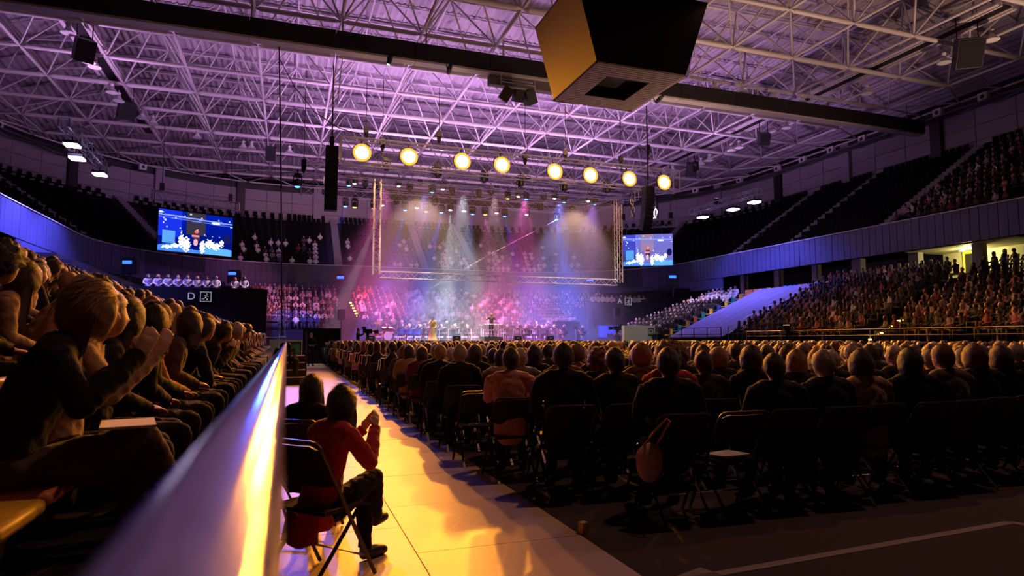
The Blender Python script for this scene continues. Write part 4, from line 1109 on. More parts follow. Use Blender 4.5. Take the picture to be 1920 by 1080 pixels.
# ------------------------------------------------------------------ stadium seats (tip-up plastic shells)
def stad_proto():
    r=thing('stadium_seat','x','seat')
    mb=MB(); mb.box((0,.02,.44),(.44,.42,.06)); o=mb.build('seat_pan',M['seat_yellow'],r,bevel=.022,smooth=True)
    mb=MB(); mb.box((0,-.22,.68),(.44,.05,.42)); mb.build('seat_back',M['seat_yellow'],r,bevel=.022,smooth=True)
    mb=MB(); mb.box((0,-.2,.22),(.30,.05,.44)); mb.build('bracket',M['black'],r)
    return r
ST0=stad_proto(); _st=[True]
def stad(loc,rz,color,label,group):
    c=ST0 if _st[0] else copy_tree(ST0); _st[0]=False
    c.location=loc; c.rotation_euler=(0,0,rz); c['label']=label; c['group']=group
    for ch in c.children:
        if ch.name.startswith('seat_'):
            key=('st',ch.data.name.split('.')[0],color)
            if key not in _mc:
                me=ch.data.copy(); me.materials.clear(); me.materials.append(M['seat_'+color]); _mc[key]=me
            ch.data=_mc[key]
    return c
# ------------------------------------------------------------------ audience
HAIRS=[('short','dark brown'),('short','black'),('short','grey'),('bob','brown'),('bob','blond'),('long','dark brown'),('long','brown'),('long','blond'),('curly','auburn'),('curly','dark brown'),('bun','dark brown'),('bald','grey'),('short','brown'),('bob','auburn'),('short','white'),('long','black')]
TOPS=['black','charcoal','black','navy','brown','dark red','olive','grey','black','charcoal','tan','black']
HNAME={'short':'short','bob':'bobbed','long':'long','curly':'curly','bun':'tied-up','bald':'thin'}
POSES={'lap':lambda:seated('lap',.02),'lapL':lambda:seated('lap',.10,(.35,0),female=True),'clap':lambda:seated('clap',.06,(0.15,0)),'lapR':lambda:seated('lap',.04,(-.3,-.05)),
       'sidelap':lambda:seated('lap',.10,(.55,-.08),female=True),'sideclap':lambda:seated('clap',.14,(.45,-.05),female=True,shoulder=.175),'sidechin':lambda:seated('chin',.25,(.5,-.12)),'sideturn':lambda:seated('lap',.16,(.95,-.05),female=True),'sideback':lambda:seated('lap',-.03,(.7,.05)),'sideclap2':lambda:seated('clap',.05,(.8,0),cz=.88,cs=.12),'sidelow':lambda:seated('lap',.32,(.35,-.25),female=True,shoulder=.17)}
SIDEP=['sidelap','sideturn','sideback','sidelow','sidechin','sidelap','sideturn','sideclap','sideclap2']
def desc(h,c,t): return '%s %s hair and %s top'%(HNAME[h],c,t)
def pxof(p): return in_view(p)
def flab(hs,hc_,tp,r,k): return '%s top, %s %s hair, spectator %s%s row from rear'%(tp,HNAME[hs],hc_,(ORD[k]+' from aisle, ') if k<20 else 'in ',ORD[r])
rows=[]   # (depth, pos, rz, area, row)
AUD=[]
rr=random.Random(11)
VAC={(0,1),(2,1),(3,0)}
NEAR={(0,0):('short','black','black'),(0,2):('short','dark brown','charcoal'),(0,3):('short','grey','charcoal'),(0,4):('bob','dark brown','tan'),(0,5):('bob','black','black'),(0,6):('short','auburn','brown'),(0,7):('long','auburn','black'),(0,8):('long','brown','black'),
      (1,0):('short','black','black'),(1,1):('short','dark brown','black'),(1,2):('curly','auburn','red'),(1,3):('short','black','charcoal'),(2,0):('short','dark brown','pink'),(2,2):('curly','auburn','charcoal'),(2,3):('long','blond','brown'),
      (4,0):('short','grey','black'),(4,1):('short','dark brown','tan'),(4,2):('bob','black','black'),(5,0):('short','blond','black'),(1,4):('long','brown','black'),(1,5):('bob','blond','charcoal'),(0,9):('short','dark brown','black'),(0,10):('long','blond','black'),(2,5):('long','blond','black')}
for r in range(41):
    x0={0:2.92,1:2.40}.get(r,2.06+rr.uniform(0,.10)); n=int((25.4-x0)/.54)
    for k in range(n):
        X=x0+.54*k; Y=4.42+.915*r+.05*(X-2.4)
        if X<3.3 and Y>38.6: continue
        if (r,k) in VAC or (r>5 and rr.random()<.03): 
            AUD.append(('empty',X,Y,r,k)); continue
        jx,jy=rr.uniform(-.05,.05),rr.uniform(-.06,.06)
        AUD.append(('p',X+jx,Y+jy,r,k))
fl_people=[]
for kind,X,Y,r,k in AUD:
    v=pxof((X,Y,1.1))
    if v and -60<v[0]<1990: fl_people.append((v[2],kind,X,Y,r,k))
fl_people.sort()
LOW=[]   # (pos, rz, scale, area)
FLOORG='audience on the folding chairs of the hall floor'
nh=0; ni=0
for d,kind,X,Y,r,k in fl_people:
    if kind=='empty':
        if r<4: chair((X,Y,0),-.05,'empty folding chair, %s from the aisle in the %s row from the rear'%(ORD[min(k,19)],ORD[r]),'empty folding chairs on the hall floor')
        continue
    hs,hc_,tp=NEAR.get((r,k)) or (*rr.choice(HAIRS),rr.choice(TOPS))
    rz=-.22+rr.uniform(-.18,.18)-.012*(X-10)*-1
    if r<3 or (k<2 and r<16) :
        chair((X,Y,0),-.05+rr.uniform(-.05,.05),'occupied folding chair, %s from the aisle in the %s row from the rear'%(ORD[min(k,19)],ORD[min(r,19)]),'folding chairs in the %s row from the rear'%ORD[min(r,19)])
    if nh<44:
        nh+=1; sc=rr.uniform(.95,1.02)
        if (r,k)==(1,0): sc=1.03
        if (r,k)==(0,0): sc=1.0
        ps=rr.choice(['lap','lapL','lapR','clap']) if r>1 else 'lap'
        hero(ps,POSES[ps],hs,hc_,tp,'black',flab(hs,hc_,tp,r,k),(X,Y,0),rz,FLOORG,sc,voxel=.013,glasses=(r,k)==(0,3))
    elif ni<100 and r<20:
        ni+=1; ps=rr.choice(['lap','lapR','lapL'])
        o=figure('person',ps,hs,hc_,tp,'black',(X,Y,0)); o.rotation_euler=(0,0,rz); o.scale=(rr.uniform(.94,1.03),)*3
        tag(o,flab(hs,hc_,tp,r,k),'person',FLOORG)
    else: LOW.append((Vector((X,Y,0)),rz,rr.uniform(.93,1.04),'floor'))

# ---- side stand behind the handrail
LEFTG='audience in the side stand behind the handrail'
lp=[]
for row in range(15):
    y=3.27 if row==0 else 3.0+rr.uniform(0,.4)
    k=0
    while y<35.8:
        X=BL-(LT['off0']+LT['tread']*(row+.72)); z=LT['z0']+LT['rise']*row
        v=pxof((X,y,z+1.1))
        if v and -90<v[0]<640 and v[1]>300: lp.append((v[2],X,y,z,row,k))
        y+=.58 if row==0 else .56; k+=1
lp.sort()
LN={(0,0):('bob','blond','black'),(0,1):('short','grey','tan'),(0,2):('long','black','black'),(0,3):('bob','dark brown','black'),(0,4):('short','brown','charcoal'),(0,5):('short','dark brown','orange'),(0,6):('bob','brown','brown')}
nh=ni=0
for d,X,Y,z,row,k in lp:
    hs,hc_,tp=LN.get((row,k)) or (*rr.choice(HAIRS),rr.choice(TOPS))
    rz=-math.pi/2+.30+rr.uniform(-.15,.15)
    lab='%s top, %s %s hair, spectator in %s row behind the handrail'%(tp,HNAME[hs],hc_,ORD[row]) if row or k>19 else '%s top, %s %s hair, spectator %s from the yellow seat behind the handrail'%(tp,HNAME[hs],hc_,ORD[k])
    if nh<24 and (row,k)!=(0,0):
        nh+=1; ps=rr.choice(SIDEP)
        if (row,k)==(0,2): ps='sidelap'
        if (row,k)==(0,1): ps='sideclap'
        hero(ps,POSES[ps],hs,hc_,tp,'black',lab,(X,Y+rr.uniform(-.05,.05),z),rz+rr.uniform(-.15,.2),LEFTG,rr.uniform(.94,1.03),voxel=.011,glasses=(row,k)==(0,2))
    elif (row,k)==(0,0):
        LEFT0=hero('sideclap0',lambda:seated('clap',.20,(.10,-.10),female=True,shoulder=.175,cross=True),'bob','blond','black','brown','woman with blond bob clapping, dark coat, next to the empty yellow seat',(X,Y,z),-math.pi/2+.25,None,1.0,voxel=.008)
    elif ni<80:
        ni+=1; ps=rr.choice(SIDEP)
        o=figure('person',ps,hs,hc_,tp,'black',(X,Y,z)); o.rotation_euler=(0,0,rz); o.scale=(rr.uniform(.94,1.03),)*3; tag(o,lab,'person',LEFTG)
    else: LOW.append((Vector((X,Y,z)),rz,rr.uniform(.94,1.04),'left'))
    if row==0 and Y<9: stad((X,Y,z),-math.pi/2,rr.choice(['yellow','orange','teal']),'occupied plastic stadium seat, %s from the empty yellow one behind the handrail'%ORD[k],'front row seats of the side stand')
YS=stad((BL-(LT['off0']+LT['tread']*.70),2.74,LT['z0']),-math.pi/2,'yellow','empty yellow plastic stadium seat next to the clapping blond woman','front row seats of the side stand'); del YS['group']
# ---- right stand and right upper tier
nri=0
for row in range(RT['n']):
    y=9.0
    while y<34.6+.2*row*.86:
        if abs(y-(24.6+.10*row))>.6 and abs(y-13.0)>.6 and rr.random()<.93:
            s=s_of_y('R',y); p,n=tier_pt(RT,s,row,f=.7); LOW.append((p,math.pi/2-.35+rr.uniform(-.2,.2),rr.uniform(.94,1.04),'right'))
        y+=.54
for row in range(UT['n']):
    y=18.0
    while y<33.0-.25*row:
        if min(abs(s_of_y('R',y)-q) for q in stair_s)>.8 and rr.random()<.9-.02*row:
            p,n=tier_pt(UT,s_of_y('R',y),row,f=.6); LOW.append((p,math.pi/2-.3+rr.uniform(-.2,.2),rr.uniform(.94,1.04),'upper'))
        y+=.55
# ---- low-detail figures, one mesh per block of the audience
def low_template():
    parts=[]
    def sph(c,r,nu,nv,z0=-1):
        vs=[];fs=[]
        for j in range(nv+1):
            ph=-math.pi/2+math.pi*j/nv if z0<0 else z0*math.pi/2+(math.pi/2)*(1-z0)*j/nv
            for i in range(nu): a=2*math.pi*i/nu; vs.append((c[0]+r[0]*math.cos(ph)*math.cos(a),c[1]+r[1]*math.cos(ph)*math.sin(a),c[2]+r[2]*math.sin(ph)))
        for j in range(nv):
            for i in range(nu): fs.append((j*nu+i,j*nu+(i+1)%nu,(j+1)*nu+(i+1)%nu,(j+1)*nu+i))
        return vs,fs
    parts.append((sph((0,.035,1.22),(.074,.092,.115),7,5),0))
    parts.append((sph((0,.012,1.245),(.094,.104,.115),8,5),2))
    parts.append((loft([(0,-.02,.48),(0,-.02,.75),(0,-.01,.96),(0,0,1.05),(0,.01,1.13)],[(.16,.12),(.16,.11),(.19,.10),(.10,.07),(.055,.055)],8,True,(0,1,0)),1))
    for s_ in (-1,1):
        parts.append((loft([(s_*.19,-.01,1.0),(s_*.25,.07,.78),(s_*.10,.30,.70)],[.055,.048,.035],5),1))
        parts.append((loft([(s_*.09,.0,.50),(s_*.11,.46,.50),(s_*.11,.46,.05)],[.085,.065,.045],5),3))
    V=[];F=[];K=[]
    for (v,f),k in parts:
        n=len(V); V+=[tuple(p) for p in v]; F+=[tuple(i+n for i in q) for q in f]; K+=[k]*len(f)
    pk=[]
    for (v,f),k in parts: pk+=[k]*len(v)
    return np.array(V),F,np.array(K),np.array(pk)
TV,TF,TK,TP=low_template()
def tint_mat(name,rough,sheen):
    m=mat(name,(.5,.5,.5),rough,sheen=sheen); nt=m.node_tree; a=nt.nodes.new('ShaderNodeVertexColor'); a.layer_name='tint'
    nt.links.new(a.outputs[0],nt.nodes['Principled BSDF'].inputs['Base Color']); return m
CROWDM=[tint_mat('crowd_skin',.6,.1),tint_mat('crowd_cloth',.85,.3),tint_mat('crowd_hair',.45,.5)]
def crowd(name,label,lst,seed,white=0.0):
    g=np.random.default_rng(seed); n=len(lst); nv=len(TV)
    V=np.empty((n,nv,3)); C=np.ones((n,nv,4))
    hair=np.array([CC for CC in ((.008,.006,.005),(.022,.011,.006),(.06,.028,.012),(.14,.038,.010),(.40,.22,.08),(.30,.27,.24))]); clo=np.array([(.011,.010,.012),(.03,.03,.034),(.014,.018,.05),(.09,.05,.03),(.16,.012,.014),(.12,.115,.12),(.40,.30,.26),(.45,.18,.18)])
    for i,(p,rz,s_,a) in enumerate(lst):
        c,s=math.cos(rz),math.sin(rz); Q=TV*s_
        Q=Q.copy(); hd=(TP==0)|(TP==2); lean=g.uniform(-.04,.10); Q[:,1]+=np.clip(Q[:,2]-.5,0,2)*lean
        Q[hd,0]+=g.uniform(-.02,.02)
        if g.random()<.35: k=TP==2; Q[k,2]=np.where(Q[k,2]<1.22*s_,Q[k,2]-.13,Q[k,2]); Q[k,1]-=.012
        V[i,:,0]=Q[:,0]*c-Q[:,1]*s+p.x; V[i,:,1]=Q[:,0]*s+Q[:,1]*c+p.y; V[i,:,2]=Q[:,2]+p.z
        C[i,TP==0,:3]=np.array((.56,.33,.23))*g.uniform(.75,1.1); C[i,TP==2,:3]=hair[g.choice(6,p=(.2,.25,.2,.1,.13,.12))]
        C[i,TP==1,:3]=(.7,.68,.68) if g.random()<white else clo[g.choice(8,p=(.27,.2,.12,.1,.08,.08,.09,.06))]; C[i,TP==3,:3]=(.015,.014,.016)
    F=[]
    A=[np.array(f) for f in TF]
    faces=[tuple(int(q) for q in f+i*nv) for i in range(n) for f in A]
    mi=np.tile(np.where(TK==0,0,np.where(TK==2,2,1)),n)
    me=mesh(name,V.reshape(-1,3).tolist(),faces,None,True,CROWDM,mi)
    at=me.color_attributes.new('tint','FLOAT_COLOR','POINT'); at.data.foreach_set('color',C.reshape(-1).astype(np.float32))
    o=obj(name,me); tag(o,label,'crowd',kind='stuff'); return o
AR={'floor':'dense seated audience filling the hall floor towards the stage','left':'dense audience rows rising in the side stand behind the handrail','right':'dense audience in the lower stand beside the covered seating block','upper':'audience high in the upper tier under the roof edge'}
for i,(a,l) in enumerate(AR.items()):
    lst=[q for q in LOW if q[3]==a]
    if lst: crowd('crowd',l,lst,40+i,.05)
# ------------------------------------------------------------------ stage
SX0,SX1,SY0,SY1,SZ=2.6,26.3,46.0,57.4,1.38
stg=thing('stage','wide low stage with a pale grey skirt and dark deck','stage',(SX0,SY0,0))
n=10
for i in range(n):
    w=(SX1-SX0)/n
    boxo('deck_panel',(w*(i+.5),(SY1-SY0)/2,SZ-.06),(w-.02,SY1-SY0,.12),M['stage_top'],stg)
    boxo('skirt_panel',(w*(i+.5),.06,(SZ-.12)/2),(w-.015,.05,SZ-.13),M['skirt'],stg)
for yy,zz in ((52.6,.35),(54.6,.7)):
    rz_=thing('riser','%s dark riser platform for the players at the rear of the stage'%('low' if zz<.5 else 'high'),'platform',(SX0+3.5,yy,SZ))
    for i in range(6): boxo('riser_deck',(1.35+2.7*i,1.0,zz-.05),(2.66,2.0,.1),M['stage_top'],rz_); boxo('riser_front',(1.35+2.7*i,.03,(zz-.1)/2),(2.66,.04,zz-.1),M['black'],rz_)
# choir on the tier behind the stage and at its sides
SING=lambda:seated('lap',.03); 
CK=0
def singer(p,rz,group,lab,top='white',k=0):
    h=rr.choice([('short','dark brown'),('bob','brown'),('long','dark brown'),('short','black'),('bob','blond'),('short','grey')])
    o=figure('singer','lap',h[0],h[1],top,'black',p); o.rotation_euler=(0,0,rz); o.scale=(rr.uniform(.95,1.04),)*3
    tag(o,lab%('%s %s'%(HNAME[h[0]],h[1])),'singer',group); return o
ch=[];hi=[]
s=S_C1-1
while s<S_R0+2:
    p0,n0=PATH.at(s)
    for row in range(0,10):
        p,n=tier_pt(BT,s,row,f=.6)
        v=pxof(p+Vector((0,0,1)))
        if not v: continue
        x=v[0]
        rowgap=(row>7 and not(660<x<1110)); 
        if 470<x<1125 and not(632<x<662) and p.y>54.5 and not(26.5<p.x<36 and p.y<59.5): ch.append((row,p,n,x))
    s+=.60
byrow={}
for q in ch: byrow.setdefault(q[0],[]).append(q)
ch=[]
for row_,l_ in byrow.items():
    for i_,q in enumerate(sorted(l_,key=lambda t:t[3])): ch.append((*q,i_+1))
random.Random(3).shuffle(ch)
ROWN=['first','second','third','fourth','fifth','sixth','seventh','eighth','ninth','tenth','eleventh','twelfth','thirteenth']
take=ch[:215]; LOWC=[(p,math.atan2(n.y,n.x)+math.pi/2,1.0,'choir') for row,p,n,x,_ in ch[215:]]
for row,p,n,x,ci in take:
    singer(p,math.atan2(n.y,n.x)+math.pi/2+rr.uniform(-.1,.1),'choir on the tier behind the stage','singer with %s hair, '+ROWN[row]+' tier row behind stage, '+ordw(ci)+' from D sign',rr.choice(['black','charcoal','black','black','grey','white']))
# white shirts above the D wall, the A wall and on the right block
k=0
for x in np.arange(-8.4,-2.4,.56):
    if rr.random()<.85: singer(Vector((x,45.55,4.25)),math.pi+.35,'row of white shirts above the D sign','choir singer with %s hair in white shirt above the D sign')
pf=boxo('stand_platform',(-8.3,46.0,2.11),(12.6,2.6,4.22),M['concrete_dk']); pf['kind']='structure'
for x in np.arange(28.6,34.6,.52):
    singer(Vector((x,57.3,4.6)),math.pi-.5,'row of white shirts above the A sign','choir singer with %s hair in white shirt above the A sign')
pf=boxo('stand_platform',(31.2,57.6,2.3),(7.3,2.4,4.58),M['concrete_dk']); pf['kind']='structure'
for row in range(0,11):
    y=42.4+.19*row+.6
    while y<50.5-.1*row:
        s=s_of_y('R',y); p,n=tier_pt(RT,s,row,f=.65)
        if rr.random()<.9: singer(p,math.pi/2+.3+rr.uniform(-.2,.2),'choir block beside the cover sheet','choir singer with %s hair, '+ROWN[row]+' row beside the cover sheet','white' if row>7 else rr.choice(['charcoal','black']))
        y+=.62
# coloured empty seats beside the choir block and along the concourse
cols=['yellow','teal','yellow','orange','teal','yellow','blue']
for row in range(0,11):
    p,n=tier_pt(RT,s_of_y('R',42.3+.19*row),row,f=.55); c=cols[row%7]
    stad(p,math.pi/2,c,'empty %s plastic seat at the edge of the choir block, %s row up'%(c,ROWN[row]),'coloured seats at the edge of the choir block')
seq=['orange','orange','orange','orange','blue','yellow','teal','teal','blue','orange','orange','blue','teal','teal','orange','orange','orange','blue','yellow','teal']
for i,c in enumerate(seq):
    y=47.4-.55*i-(1.4 if i>5 else 0)
    stad((BR+.35,y,zR),math.pi/2,c,'empty %s plastic seat in the line along the concourse, %s from the choir block'%(c,ORD[i]),'seats along the concourse')
# upper tier: small groups in white on both sides of the pale stairs behind the gauze
UP=[]
s=S_C1+4
while s<S_R0:
    for row in range(7):
        p,n=tier_pt(UT,s,row,f=.6); v=pxof(p+Vector((0,0,1)))
        if v and (445<v[0]<655 or 735<v[0]<1085) and min(abs(s-q) for q in stair_s)>.8 and rr.random()<(.85-.11*row)*(.5+.5*math.sin(s*.9)**2): UP.append((p,math.atan2(n.y,n.x)+math.pi/2,1.0,'up'))
    s+=.6
crowd('crowd','white-shirted people on the upper tier beyond the gauze frame',UP,77,.75)
if LOWC: crowd('crowd','remaining choir singers packed on the tier behind the stage',LOWC,78,.1)
# ------------------------------------------------------------------ orchestra
SEATM=mesh('player_chair',*(lambda mb:(mb.v,mb.f))((lambda mb:(mb.box((0,0,.44),(.42,.40,.04)),mb.box((0,-.2,.68),(.42,.03,.30)),[mb.tube([(sx*.19,sy*.18,0),(sx*.19,sy*.18,.44 if sy>0 else .83)],.012,5) for sx in(-1,1) for sy in(-1,1)],mb)[-1])(MB())),M['black'])
POSES['violin']=lambda:seated('violin',.05)
CX,CY=14.9,48.0
def stand_proto():
    t=thing('music_stand','x','music stand'); seg('post',(0,0,.05),(0,0,1.0),.012,M['truss'],t)
    o=boxo('desk',(0,0,1.08),(.5,.03,.34),M['black'],t); o.rotation_euler=(-.5,0,0)
    o=boxo('sheet_music',(0,-.03,1.09),(.42,.012,.28),M['paper'],t); o.rotation_euler=(-.5,0,0)
    for k in range(3): a=k*2.1; seg('foot',(0,0,.12),(.25*math.cos(a),.25*math.sin(a),.012),.01,M['black'],t)
    return t
MS0=stand_proto(); _ms=[True]
def violin_parts(t,big=1.0,low=False):
    # body outline as a waisted plate, neck and scroll
    ang=[(0,-.18),(.09,-.17),(.105,-.11),(.07,-.03),(.065,.0),(.08,.06),(.078,.12),(.05,.165),(0,.175)]
    pts=ang+[(-x,y) for x,y in reversed(ang[1:-1])]; nn=len(pts)
    vs=[(x*big,y*big,.018*big) for x,y in pts]+[(x*big,y*big,-.018*big) for x,y in pts]
    fs=[tuple(range(nn)),tuple(range(2*nn-1,nn-1,-1))]+[(i,nn+i,nn+(i+1)%nn,(i+1)%nn) for i in range(nn)]
    a=obj('sound_body',mesh('sound_body',vs,fs,M['wood']),t); seg('neck',(0,.16*big,.01),(0,.40*big,.02),.014*big,M['black'],t); boxo('bridge',(0,-.02*big,.03*big),(.05*big,.01*big,.04*big),M['paper'],t)
idx=0
for ring,(R_,cnt) in enumerate(((2.9,9),(4.3,12),(5.7,14),(7.2,14))):
    for k in range(cnt):
        a=math.radians(12+156*k/(cnt-1)); x=CX+R_*math.cos(a)*1.25; y=CY+R_*math.sin(a)*.95
        if 6.0<x<12.0 and y<49.5: continue
        if y>56.5: continue
        z=SZ+(.7 if y>54.6 else .35 if y>52.6 else 0)
        if not(6.1<x<22.2): z=SZ
        rz=math.atan2(CY-y,CX-x)-math.pi/2
        h=rr.choice(HAIRS[:8]); ps='violin' if ring<2 else 'lap'
        inst='violin' if ring<2 else ('horn' if k%2 else 'cello')
        dsk=ROWN[ring]; nth=ordw(k+1)
        o=figure('musician',ps,h[0],h[1],'black','black',(x,y,z)); o.rotation_euler=(0,0,rz)
        tag(o,'musician with %s %s hair, %s player of the %s arc from the rack'%(HNAME[h[0]],h[1],nth,dsk),'musician','orchestra players on the stage')
        c=obj('player_chair',SEATM,None,(x,y,z)); c.rotation_euler=(0,0,rz); tag(c,'black chair under the %s player of the %s arc from the rack'%(nth,dsk),'chair','orchestra chairs in the %s arc'%dsk)
        f=Vector((math.cos(rz+math.pi/2),math.sin(rz+math.pi/2),0))
        m_=MS0 if _ms[0] else copy_tree(MS0); _ms[0]=False
        m_.location=(x+f.x*.75,y+f.y*.75,z); m_.rotation_euler=(0,0,rz); m_['label']='music stand with white sheet before %s player of the %s arc from the rack'%(nth,dsk); m_['group']='music stands of the %s arc'%dsk
        if inst=='violin':
            t=thing('violin','brown violin held by the %s player of the %s arc from the rack'%(nth,dsk),'violin',(x+f.x*.30,y+f.y*.30,z+1.05),rz+.3,'violins of the %s arc'%dsk); violin_parts(t); t.rotation_euler=(.25,0,rz+.35)
        elif inst=='cello':
            t=thing('cello','upright wooden cello of the %s player of the %s arc from the rack'%(nth,dsk),'cello',(x+f.x*.42,y+f.y*.42,z+.55),rz,'cellos of the %s arc'%dsk); violin_parts(t,2.1); t.rotation_euler=(1.25,0,rz); seg('end_pin',(0,-.36,0),(0,-.55,0),.012,M['truss'],t)
        else:
            t=thing('brass_horn','shining brass horn of the %s player of the %s arc from the rack'%(nth,dsk),'horn',(x+f.x*.40,y+f.y*.40,z+.95),rz,'brass horns of the %s arc'%dsk)
            v,f_=loft([(0,-.2,.1),(0,.1,.0),(0,.3,-.03),(0,.42,-.05)],[.012,.016,.04,.12],10); obj('bell',mesh('bell',v,f_,M['brass'],True),t)
            pts=[(.12*math.cos(q),-.02+.14*math.sin(q),.0) for q in np.linspace(0,2*math.pi,14)]; mb=MB(); mb.tube(pts,.014,6); mb.build('tubing',M['brass'],t,smooth=True)
# conductor on a railed podium
POD=Vector((14.9,47.4,SZ))
t=thing('podium','small conductor podium with pale guard rail','podium',POD); boxo('platform',(0,0,.15),(1.5,1.2,.30),M['black'],t)
for sx in (-1,1): seg('rail_post',(sx*.7,-.5,.3),(sx*.7,-.5,1.25),.03,M['offwhite'],t); seg('rail_post',(sx*.7,.5,.3),(sx*.7,.5,1.25),.03,M['offwhite'],t)
for zz in (.8,1.25): seg('rail_bar',(-.7,-.5,zz),(.7,-.5,zz),.028,M['offwhite'],t)
def upright(key,pose,h,top,bottom,label,loc,rz,look=(0,0),sc=1.0,name='person',vox=.016): return hero(key,lambda:standing(pose,look),h[0],h[1],top,bottom,label,loc,rz,None,sc,voxel=vox,name=name)
upright('conduct','conduct',('short','blond'),'brown','black','conductor in dark suit with arms raised on the railed podium',POD+Vector((0,0,.3)),0,(0,0),1.03)
sg=upright('sing','sing',('bun','dark brown'),'yellow','yellow','singer in a pale yellow gown standing at the stage front',Vector((10.2,47.0,SZ)),math.pi-.4)
v,f=loft([(0,0,1.12),(0,0,.95),(0,0,.6),(0,0,.25),(0,0,.02)],[(.16,.125),(.19,.15),(.23,.20),(.29,.26),(.36,.33)],24,False)
v=[(Vector(p)*1.0) for p in v]; 
for q,p in enumerate(v):
    if p.z<.6: a=math.atan2(p.y,p.x); p*= 1; p.x*=1+.05*math.sin(a*9); p.y*=1+.05*math.sin(a*9)
obj('gown_skirt',mesh('gown_skirt',v,f,CLOTH['yellow'],True),sg)
# drum kit
dk=thing('drum_kit','drum kit with white bass drum head at the stage front','drum kit',(7.0,47.9,SZ))
def drum(c,r,h,axis,m,name,head=M['white']):
    a=Vector(axis); v,f=loft([Vector(c)-a*h/2,Vector(c)+a*h/2],r,18); o=obj(name,mesh(name,v,f,m,False),dk)
    v,f=loft([Vector(c)-a*(h/2+.012),Vector(c)-a*h/2],r*.97,18); obj('drum_head',mesh('drum_head',v,f,head),o); v,f=loft([Vector(c)+a*h/2,Vector(c)+a*(h/2+.012)],r*.97,18); obj('drum_head',mesh('drum_head',v,f,head),o)
red=mat('red_drum_shell',(.5,.03,.05),.3)
drum((0,0,.34),.33,.42,(0,1,0),red,'bass_drum'); drum((-.25,.1,.85),.17,.22,(0,-.35,.94),red,'tom_drum'); drum((.22,.1,.85),.16,.22,(0,-.35,.94),red,'tom_drum'); drum((-.75,.45,.5),.22,.36,(0,0,1),red,'floor_tom'); drum((.65,.35,.62),.19,.14,(0,0,1),M['truss'],'snare_drum')
for x,y,z,r in ((-.75,.2,1.3,.24),(.75,.2,1.25,.22),(1.0,.45,.95,.18),(-.3,.6,1.45,.2)):
    seg('cymbal_stand',(x,y+.05,0.02),(x,y,z),.012,M['truss'],dk); v,f=loft([(x,y-.01,z),(x,y,z+.03)],[r,.03],18); obj('cymbal',mesh('cymbal',v,f,M['brass'],True),dk)
o=figure('musician','clap','short','brown','black','black',(7.0,48.9,SZ)); o.rotation_euler=(0,0,math.pi); tag(o,'drummer seated behind the drum kit','musician')
# timpani and congas to the singer's side
for i,(x,c) in enumerate(((8.1,'blue'),(8.8,'blue'),(9.4,'blue'))):
    t=thing('kettle_drum','blue kettle drum on a stand, %s from the drum kit'%ORD[i],'drum',(x,49.2,SZ)); v,f=loft([(0,0,.35),(0,0,.5),(0,0,.85)],[.12,.30,.36],16); obj('bowl',mesh('bowl',v,f,mat('blue_drum_shell%d'%i,(.03,.10,.5),.3),True),t)
    v,f=loft([(0,0,.85),(0,0,.87)],.37,16); obj('skin',mesh('drum_skin',v,f,M['white']),t)
    for q in range(3): seg('leg',(.2*math.cos(q*2.1),.2*math.sin(q*2.1),.4),(.34*math.cos(q*2.1),.34*math.sin(q*2.1),.01),.018,M['truss'],t)
# floor monitors, speakers on poles
for i,(x,y,w) in enumerate(((11.9,46.6,'near the singer'),(16.7,46.5,'near the podium'),(19.4,46.5,'past the podium'),(5.6,46.6,'by the drum kit'))):
    t=thing('floor_monitor','black wedge monitor on the stage edge '+w,'loudspeaker',(x,y,SZ)); vs=[(-.3,-.2,0),(.3,-.2,0),(.3,.25,0),(-.3,.25,0),(-.3,-.2,.34),(.3,-.2,.34),(.3,.02,.40),(-.3,.02,.40)]
    obj('cabinet',mesh('cabinet',vs,BXF,M['black']),t); boxo('handle_bar',(0,-.21,.2),(.18,.03,.05),M['truss'],t)
def pole_speaker(x,y,ztop,label,base=0):
    t=thing('pole_speaker',label,'loudspeaker',(x,y,base)); seg('pole',(0,0,0),(0,0,ztop-.7-base),.03,M['black'],t); boxo('cabinet',(0,0,ztop-.35-base),(.5,.45,.78),M['black'],t); boxo('front_grille',(0,-.235,ztop-.35-base),(.44,.03,.7),M['blackmat'],t)
    for k in range(3): a=k*2.1; seg('tripod_leg',(0,0,.5),(.5*math.cos(a),.5*math.sin(a),.02),.02,M['black'],t)
p=at_Y(640,590,49); pole_speaker(p.x,49,p.z+.35,'black loudspeaker on a pole beside the covered black flat')
p=at_Y(1117,588,55.5); pole_speaker(p.x,55.5,p.z+.35,'black loudspeaker on a pole at the stage rear near the A sign',SZ)
p=at_Y(1156,586,47.5); pole_speaker(p.x,47.5,p.z+.35,'black loudspeaker on a pole beside the white entrance block')
eq=boxo('equipment_case',(22.6,50.5,SZ+.7),(2.2,.9,1.4),M['black']); 
bpy.data.objects.remove(eq)
t=thing('equipment_rack','tall dark equipment rack at the end of the stage','rack',(22.6,50.5,SZ)); boxo('case_body',(0,0,.85),(2.2,.8,1.6),M['black'],t)
for k in range(3): boxo('case_lid',(-.73+.73*k,-.41,.85),(.68,.03,1.45),M['glassdk'],t)
for sx in (-1,1): seg('castor',(sx*.9,0,.02),(sx*.9,0,.06),.05,M['truss'],t)
# blue lit counter below the A sign
t=thing('blue_counter','glowing blue draped counter below the A sign','counter',(29.2,55.0,0)); boxo('counter_body',(0,0,1.7),(2.4,.5,2.2),mat('blue_drape',(.02,.06,.55),.7,emit=(.0,.05,.9),estr=.5),t); boxo('counter_top',(0,0,2.85),(2.5,.6,.08),M['black'],t)
